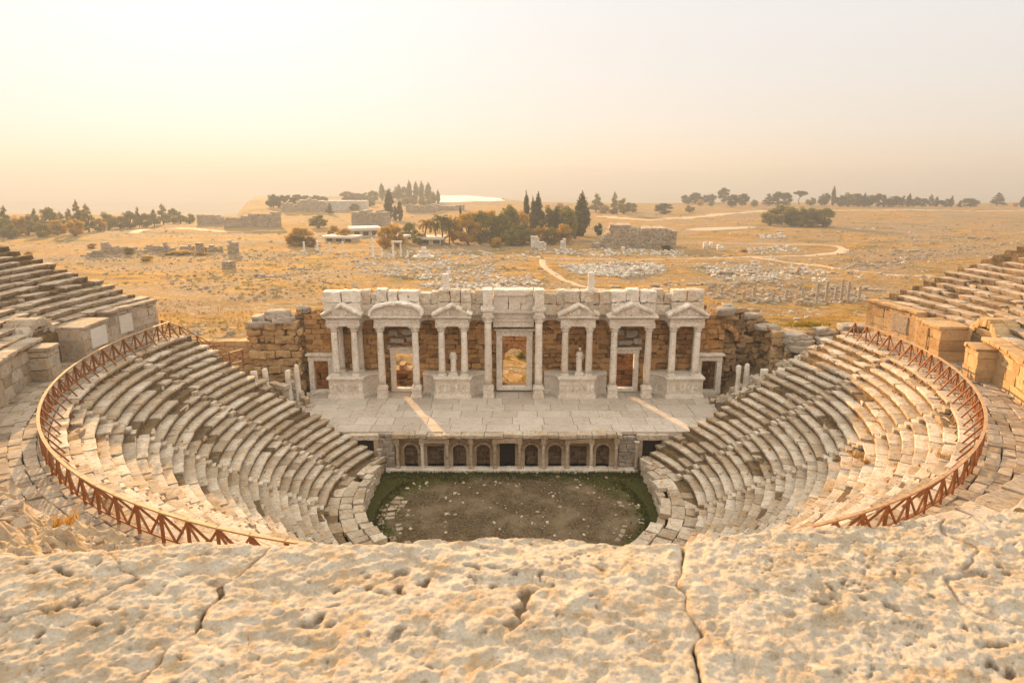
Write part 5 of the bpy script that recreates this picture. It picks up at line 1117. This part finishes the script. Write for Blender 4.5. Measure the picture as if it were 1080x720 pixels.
# cafe and pool buildings in the grove
def building(px0, px1, py, hpx, depth, label, wall='plaster', roof='marble', over=1.2):
    a = hit(px0, py); b = hit(px1, py); s = pscale((a+b)/2); L = float(np.hypot(*(b-a)[:2])); H = hpx*s; t = thing('pool_building', label, 'building', (a[0], a[1], a[2]-.3), math.atan2(b[1]-a[1], b[0]-a[0]))
    m = MB(); box(m, 0, L, 0, depth, 0, H*.72); m.build('wall', M[wall], t); m = MB(); box(m, -over, L+over, -over*1.5, depth+over, H*.72, H); m.build('roof', M[roof], t)
    n = max(2, int(L/4))
    for k in range(n): m = MB(); box(m, L*(k+.2)/n, L*(k+.8)/n, -.06, .08, H*.18, H*.6); m.build('window', M['bars_and_shade'], t)
building(372, 400, 250, 10, 12, 'long low building with flat pale roof beside the golden trees'); building(343, 372, 255, 7, 8, 'small white pavilion left of the flat-roofed building'); building(443, 466, 258, 9, 8, 'low white building half hidden by palms'); building(400, 424, 256, 9, 6, 'white walled pool house behind golden trees')
# standing columns
def plain_col(px, py, hpx, wpx, label, group, mat='marble', cap=False):
    p = hit(px, py); s = pscale(p); r = max(.22, wpx*s*.5); h = hpx*s; m = MB(); lathe(m, [(r*1.2, -.3), (r*1.2, .25), (r, .35), (r*.9, h*.9), (r*(1.2 if cap else .9), h*.93), (r*(1.25 if cap else .85), h)], (0, 0, 0), 12); vv = m.v[0]; m.v[0] = vv+.06*np.stack([fbm(vv+px, 2, 1), fbm(vv+7+px, 2, 2), 0*vv[:, 0]], -1)
    return tag(m.build('standing_column', M[mat], None, tuple(p)), label, 'column', group)
for i, (px, py, h, w) in enumerate(((321, 265, 10, 2.2), (335, 265, 11, 2.2), (348, 266, 10, 2.), (362, 266, 11, 2.2), (393.5, 271, 20, 2.6), (403, 270, 8, 2.), (415, 271, 15, 2.4), (423, 271, 15, 1.8), (430, 271, 7, 1.8))): plain_col(px, py, h, w, f'{ORD[i]} pale standing column from the left before the golden trees', 'columns before the golden trees')
for i, (px, py, h, w) in enumerate(((861, 319, 22, 3.2), (871, 319, 23, 3.2), (881, 318, 17, 3), (887, 318, 24, 3.2), (894, 318, 22, 3.2), (906, 316, 15, 3), (829, 317, 12, 3), (815, 318, 8, 3.5), (795, 316, 14, 4), (784, 316, 9, 4), (761, 310, 8, 3), (846, 313, 8, 2.6))): plain_col(px, py, h, w, 'x', 'columns behind the right ruins', 'ruin')
cs = sorted([o for o in COL.objects if o.get('group') == 'columns behind the right ruins'], key=lambda o: o.location.x/(o.location.y+50))
for i, o in enumerate(cs): o['label'] = f'{ORD[i]} stone column from the left in the colonnade right of the facade'
pa = hit(415, 271); pb = hit(423, 271); h = 15*pscale(pa); m = MB(); beam(m, pa+np.array([-.6, 0, h+.35]), pb+np.array([.6, 0, h+.35]), .9, .7); tag(m.build('stone_lintel', M['marble']), 'pale lintel lying across two columns before the golden trees', 'lintel')
p = hit(447, 271); s = pscale(p); t = thing('stepped_monument', 'small white stepped monument right of the lintel columns', 'monument', tuple(p)); m = MB()
for w, z0, z1 in ((11, 0, 1.4), (7, 1.4, 2.8), (5, 2.8, 6), (2.6, 6, 10.5)): mbox(m, -w*s, w*s, -w*s*.7, w*s*.7, z0*s-(.3 if z0 == 0 else 0), z1*s, amp=.05)
m.build('steps', M['marble'], t)
# fields of tumbled stones (uncountable)
def stones(label, poly, n, smin, smax, mat='rubble'):
    P = np.array(poly, float); m = MB(); lo, hi = P.min(0), P.max(0); pts = []; tries = 0
    while len(pts) < n and tries < n*30:
        tries += 1; x, y = random.uniform(lo[0], hi[0]), random.uniform(lo[1], hi[1]); ins = False; j = len(P)-1
        for i in range(len(P)):
            if (P[i][1] > y) != (P[j][1] > y) and x < (P[j][0]-P[i][0])*(y-P[i][1])/(P[j][1]-P[i][1])+P[i][0]: ins = not ins
            j = i
        if ins and vn(x*.05+y*.3, 81) > random.uniform(-.8, .2): pts.append((x, y))
    for p in hits(pts):
        q = smin+(smax-smin)*random.random()**2.2
        put(m, stone(q*random.uniform(.9, 1.7), q, q*random.uniform(.5, .9), n=(3, 3, 3), rb=q*.12, amp=q*.14, fr=1.6/q), (p[0], p[1], p[2]+q*.15), rz=random.random()*6.3, rx=random.uniform(-.4, .4), ry=random.uniform(-.4, .4))
    tag(m.build('rubble_field', M[mat]), label, 'rubble', kind='stuff')
stones('field of white tumbled stones below the large ruin', [(588, 279), (640, 277), (700, 278), (704, 288), (660, 293), (605, 289)], 800, .4, 1.4)
stones('band of white stones at the foot of the large ruin', [(560, 265), (625, 262), (720, 264), (722, 269), (610, 271)], 450, .4, 1.2)
stones('grey stone spread left of the path junction', [(375, 278), (460, 274), (520, 276), (530, 288), (450, 296), (378, 288)], 560, .3, 1.1); stones('grey stone bank behind the facade left half', [(440, 290), (500, 286), (560, 290), (575, 302), (500, 306), (445, 304)], 560, .3, 1.1)
stones('stone spread right of the white stone field', [(725, 279), (790, 275), (830, 281), (880, 287), (870, 298), (760, 296)], 620, .3, 1.1); stones('dense ruin stones behind the right ruined wall', [(745, 300), (800, 297), (900, 302), (915, 318), (840, 322), (750, 318)], 800, .25, 1.2, 'ruin')
stones('patch of white stones inside the road bend', [(785, 263), (830, 259), (850, 262), (840, 267), (790, 268)], 130, .5, 1.4); stones('stone heap by the pond road', [(800, 247), (826, 246), (828, 251), (802, 252)], 90, .6, 1.7)
stones('scattered stones around the left plain ruins', [(80, 262), (250, 260), (330, 270), (320, 276), (90, 276)], 520, .25, 1., 'ruin'); stones('stones sprinkled over the golden grass left of the facade', [(150, 280), (300, 276), (380, 282), (350, 312), (260, 318), (170, 300)], 700, .15, .7, 'ruin')
stones('stones sprinkled over the golden grass on the right plain', [(860, 240), (1075, 236), (1078, 262), (960, 285), (880, 275)], 420, .3, 1.2, 'ruin'); stones('stone strip along the middle of the right plain', [(880, 282), (960, 270), (1070, 255), (1075, 259), (970, 276), (900, 288)], 300, .3, 1.2, 'ruin')
stones('broken stones below the golden trees', [(300, 262), (440, 266), (560, 268), (560, 274), (430, 275), (310, 270)], 300, .4, 1.3)
def scrub(label, mat, n, y0, y1, hs, seed, th):
    global rng
    rng = np.random.default_rng(seed); m = MB(); k = 0; A = []
    while len(A) < n:
        y = y0*(y1/y0)**random.random(); x = random.uniform(-1, 1)*(60+.8*y)
        if vn(x*.03+y*.05, seed) > th: A.append((x, y))
    A = np.array(A); Z = terr(A[:, 0], A[:, 1])
    for (x, y), z in zip(A, Z):
        h = hs*(.4+random.random()**2)*(1+y/500); q = 46; d = rng.normal(size=(q, 3)); d /= np.linalg.norm(d, axis=1, keepdims=True); d[:, 2] = np.abs(d[:, 2]); p = d*rng.uniform(.4, 1, q)[:, None]**.5*np.array([h*1.3, h*1.3, h*.8])+np.array([x, y, z]); leaf_cloud(m, p, d, h*.22)
    tag(m.build('scrub', M[mat]), label, 'scrub', kind='stuff')
def scatter(label, n, y0, y1, s0, s1, seed, mat):
    m = MB(); A = []
    while len(A) < n:
        y = y0*(y1/y0)**random.random(); x = random.uniform(-1, 1)*(45+.85*y)
        if vn(x*.025+y*.04, seed)+.5*vn(x*.11-y*.09, seed+1) > .12: A.append((x, y))
    A = np.array(A); Z = terr(A[:, 0], A[:, 1])
    for (x, y), z in zip(A, Z):
        q = (s0+(s1-s0)*random.random()**3)*(1+y/450); put(m, stone(q*random.uniform(.9, 1.9), q, q*random.uniform(.4, .9), n=(3, 3, 3), rb=q*.12, amp=q*.15, fr=1.6/q), (x, y, z+q*.12), rz=random.random()*6.3, rx=random.uniform(-.4, .4), ry=random.uniform(-.4, .4))
    tag(m.build('rubble_field', M[mat]), label, 'rubble', kind='stuff')
scatter('stones strewn across the whole dry plain', 2300, 36, 420, .18, .85, 401, 'ruin'); scatter('pale stones strewn across the whole dry plain', 1200, 60, 420, .15, .7, 405, 'rubble')
for (x0, x1, y, h, lab) in ((268, 300, 292, 3.5, 'low wall footing on the golden grass left of the facade'), (300, 352, 284, 3, 'long low wall footing behind the left stone spread'), (180, 222, 296, 3, 'faint low wall line on the grass at left'), (520, 556, 283, 4, 'low broken wall beside the path junction'), (700, 742, 301, 5, 'low broken wall behind the right half of the facade'), (745, 800, 290, 5, 'long broken wall across the right stone spread'), (905, 935, 306, 5, 'short broken wall right of the colonnade'), (840, 900, 289, 5, 'stone bank along the lower road at right'), (940, 985, 265, 3, 'low wall far off on the right plain'), (990, 1050, 252, 3, 'thin distant wall line on the right plain'), (640, 700, 303, 4, 'low crumbled wall above the right podium of the facade')):
    ruin_mass(x0, x1, y, h, lab, 'ruin', .9, 1.6, .5, 'ruin', 'ruined_wall', 'low ruined walls on the plain')
scrub('low olive scrub dotting the dry plain', 'leaf_olive', 1300, 34, 620, .42, 301, .0); scrub('yellow-brown dry bushes over the plain', 'leaf_orange', 750, 34, 560, .36, 302, .0)
m = MB(); pts = []
for k in range(5200):
    x = random.uniform(-70, 75); y = random.choice((random.uniform(28, 120), random.uniform(28, 240))); x *= 1+max(0, y-60)/90
    if vn(x*.05+y*.09, 95)+.4*vn(x*.2, 96) > -.1: pts.append((x, y, 0))
A = np.array(pts); A[:, 2] = terr(A[:, 0], A[:, 1]); blades(m, A, .45, .05, .9, 7); tag(m.build('grass', M['straw']), 'dry golden grass tufts over the plain behind the theatre', 'grass', kind='stuff')

X, Y = np.meshgrid(np.linspace(-9000, 9000, 260), np.linspace(5200, 9500, 60), indexing='ij'); Z = -160+sstep(5200, 7600, Y)*(215+fbm2(X*.0006, Y*.0008, 4, 101)*95-60*sstep(-2500, 3000, X))
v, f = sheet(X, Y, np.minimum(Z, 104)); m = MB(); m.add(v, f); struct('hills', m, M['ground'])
# ------------------------------------------------------------------ air, sky and sun
SUN_EL, SUN_AZ = 11.8, -23.      # degrees above the horizon; left of straight ahead
HZ = dict(d=.00046, an=.26, top=112, col=(.385, .45, .55))
me = bpy.data.meshes.new('haze'); P, F = box_topo(1, 1, 1); hz = MB(); hz.add(np.array([-27500, -500, -175])+P*np.array([55000, 27000, 175+HZ['top']]), F)
t = NT('haze_air'); pv = t.n('ShaderNodeVolumePrincipled'); pv.inputs['Color'].default_value = (*HZ['col'], 1); pv.inputs['Density'].default_value = HZ['d']; pv.inputs['Anisotropy'].default_value = HZ['an']; t.l(pv.outputs[0], t.out.inputs['Volume'])
o = hz.build('haze', t.m); o['kind'] = 'stuff'; o['label'] = 'warm evening haze lying over the whole plain'; o.display_type = 'BOUNDS'
sun = bpy.data.lights.new('sun', 'SUN'); so = bpy.data.objects.new('sun', sun); COL.objects.link(so); sun.energy = 5.; sun.angle = R(.6); sun.color = (1., .57, .235)
az_ = R(SUN_AZ); d = Vector((math.sin(az_)*math.cos(R(SUN_EL)), math.cos(az_)*math.cos(R(SUN_EL)), math.sin(R(SUN_EL)))); so.rotation_euler = (-d).to_track_quat('-Z', 'Y').to_euler()
W = bpy.data.worlds.new('World'); SC.world = W; W.use_nodes = True; nt = W.node_tree; nt.nodes.clear()
sky = nt.nodes.new('ShaderNodeTexSky'); sky.sky_type = 'NISHITA'; sky.sun_disc = False; sky.sun_elevation = R(SUN_EL); sky.sun_rotation = R(SUN_AZ); sky.dust_density = 2.; sky.air_density = 1.; sky.ozone_density = .6; sky.altitude = 300
gm = nt.nodes.new('ShaderNodeGamma'); gm.inputs['Gamma'].default_value = .10; nt.links.new(sky.outputs[0], gm.inputs['Color'])
# evening veil: pale peach low down, whiter and brighter towards the zenith
wtc = nt.nodes.new('ShaderNodeTexCoord'); wsp = nt.nodes.new('ShaderNodeSeparateXYZ'); nt.links.new(wtc.outputs['Generated'], wsp.inputs[0])
rp = nt.nodes.new('ShaderNodeValToRGB'); nt.links.new(wsp.outputs[2], rp.inputs['Fac']); el_ = rp.color_ramp.elements
while len(el_) < 6: el_.new(.5)
SK = 2.0
for e_, (p_, c_) in zip(el_, ((0., (.36, .322, .283)), (.05, (.37, .345, .315)), (.12, (.372, .36, .345)), (.22, (.378, .378, .378)), (.5, (.66, .61, .535)), (1., (.90, .815, .69)))): e_.position = p_; e_.color = (*c_, 1)
mx = nt.nodes.new('ShaderNodeMix'); mx.data_type = 'RGBA'; mx.blend_type = 'MULTIPLY'; mx.inputs[0].default_value = 1.; nt.links.new(rp.outputs[0], mx.inputs[7]); hs_ = nt.nodes.new('ShaderNodeHueSaturation'); hs_.inputs['Saturation'].default_value = .1; nt.links.new(gm.outputs[0], hs_.inputs['Color']); nt.links.new(hs_.outputs[0], mx.inputs[6])
mx2 = nt.nodes.new('ShaderNodeVectorMath'); mx2.operation = 'SCALE'; mx2.inputs['Scale'].default_value = 4.85; nt.links.new(mx.outputs[2], mx2.inputs[0])
bg = nt.nodes.new('ShaderNodeBackground'); bg.inputs['Strength'].default_value = .15; out = nt.nodes.new('ShaderNodeOutputWorld'); nt.links.new(mx2.outputs[0], bg.inputs['Color']); nt.links.new(bg.outputs[0], out.inputs['Surface'])
vs = SC.view_settings; vs.view_transform = 'Standard'; vs.look = 'None'; vs.gamma = 1; vs.exposure = 1.45
cy = SC.cycles; cy.use_denoising = True; cy.max_bounces = 6; cy.diffuse_bounces = 2; cy.volume_bounces = 1; cy.transparent_max_bounces = 8; cy.sample_clamp_indirect = 8
try: cy.denoiser = 'OPENIMAGEDENOISE'
except Exception: pass
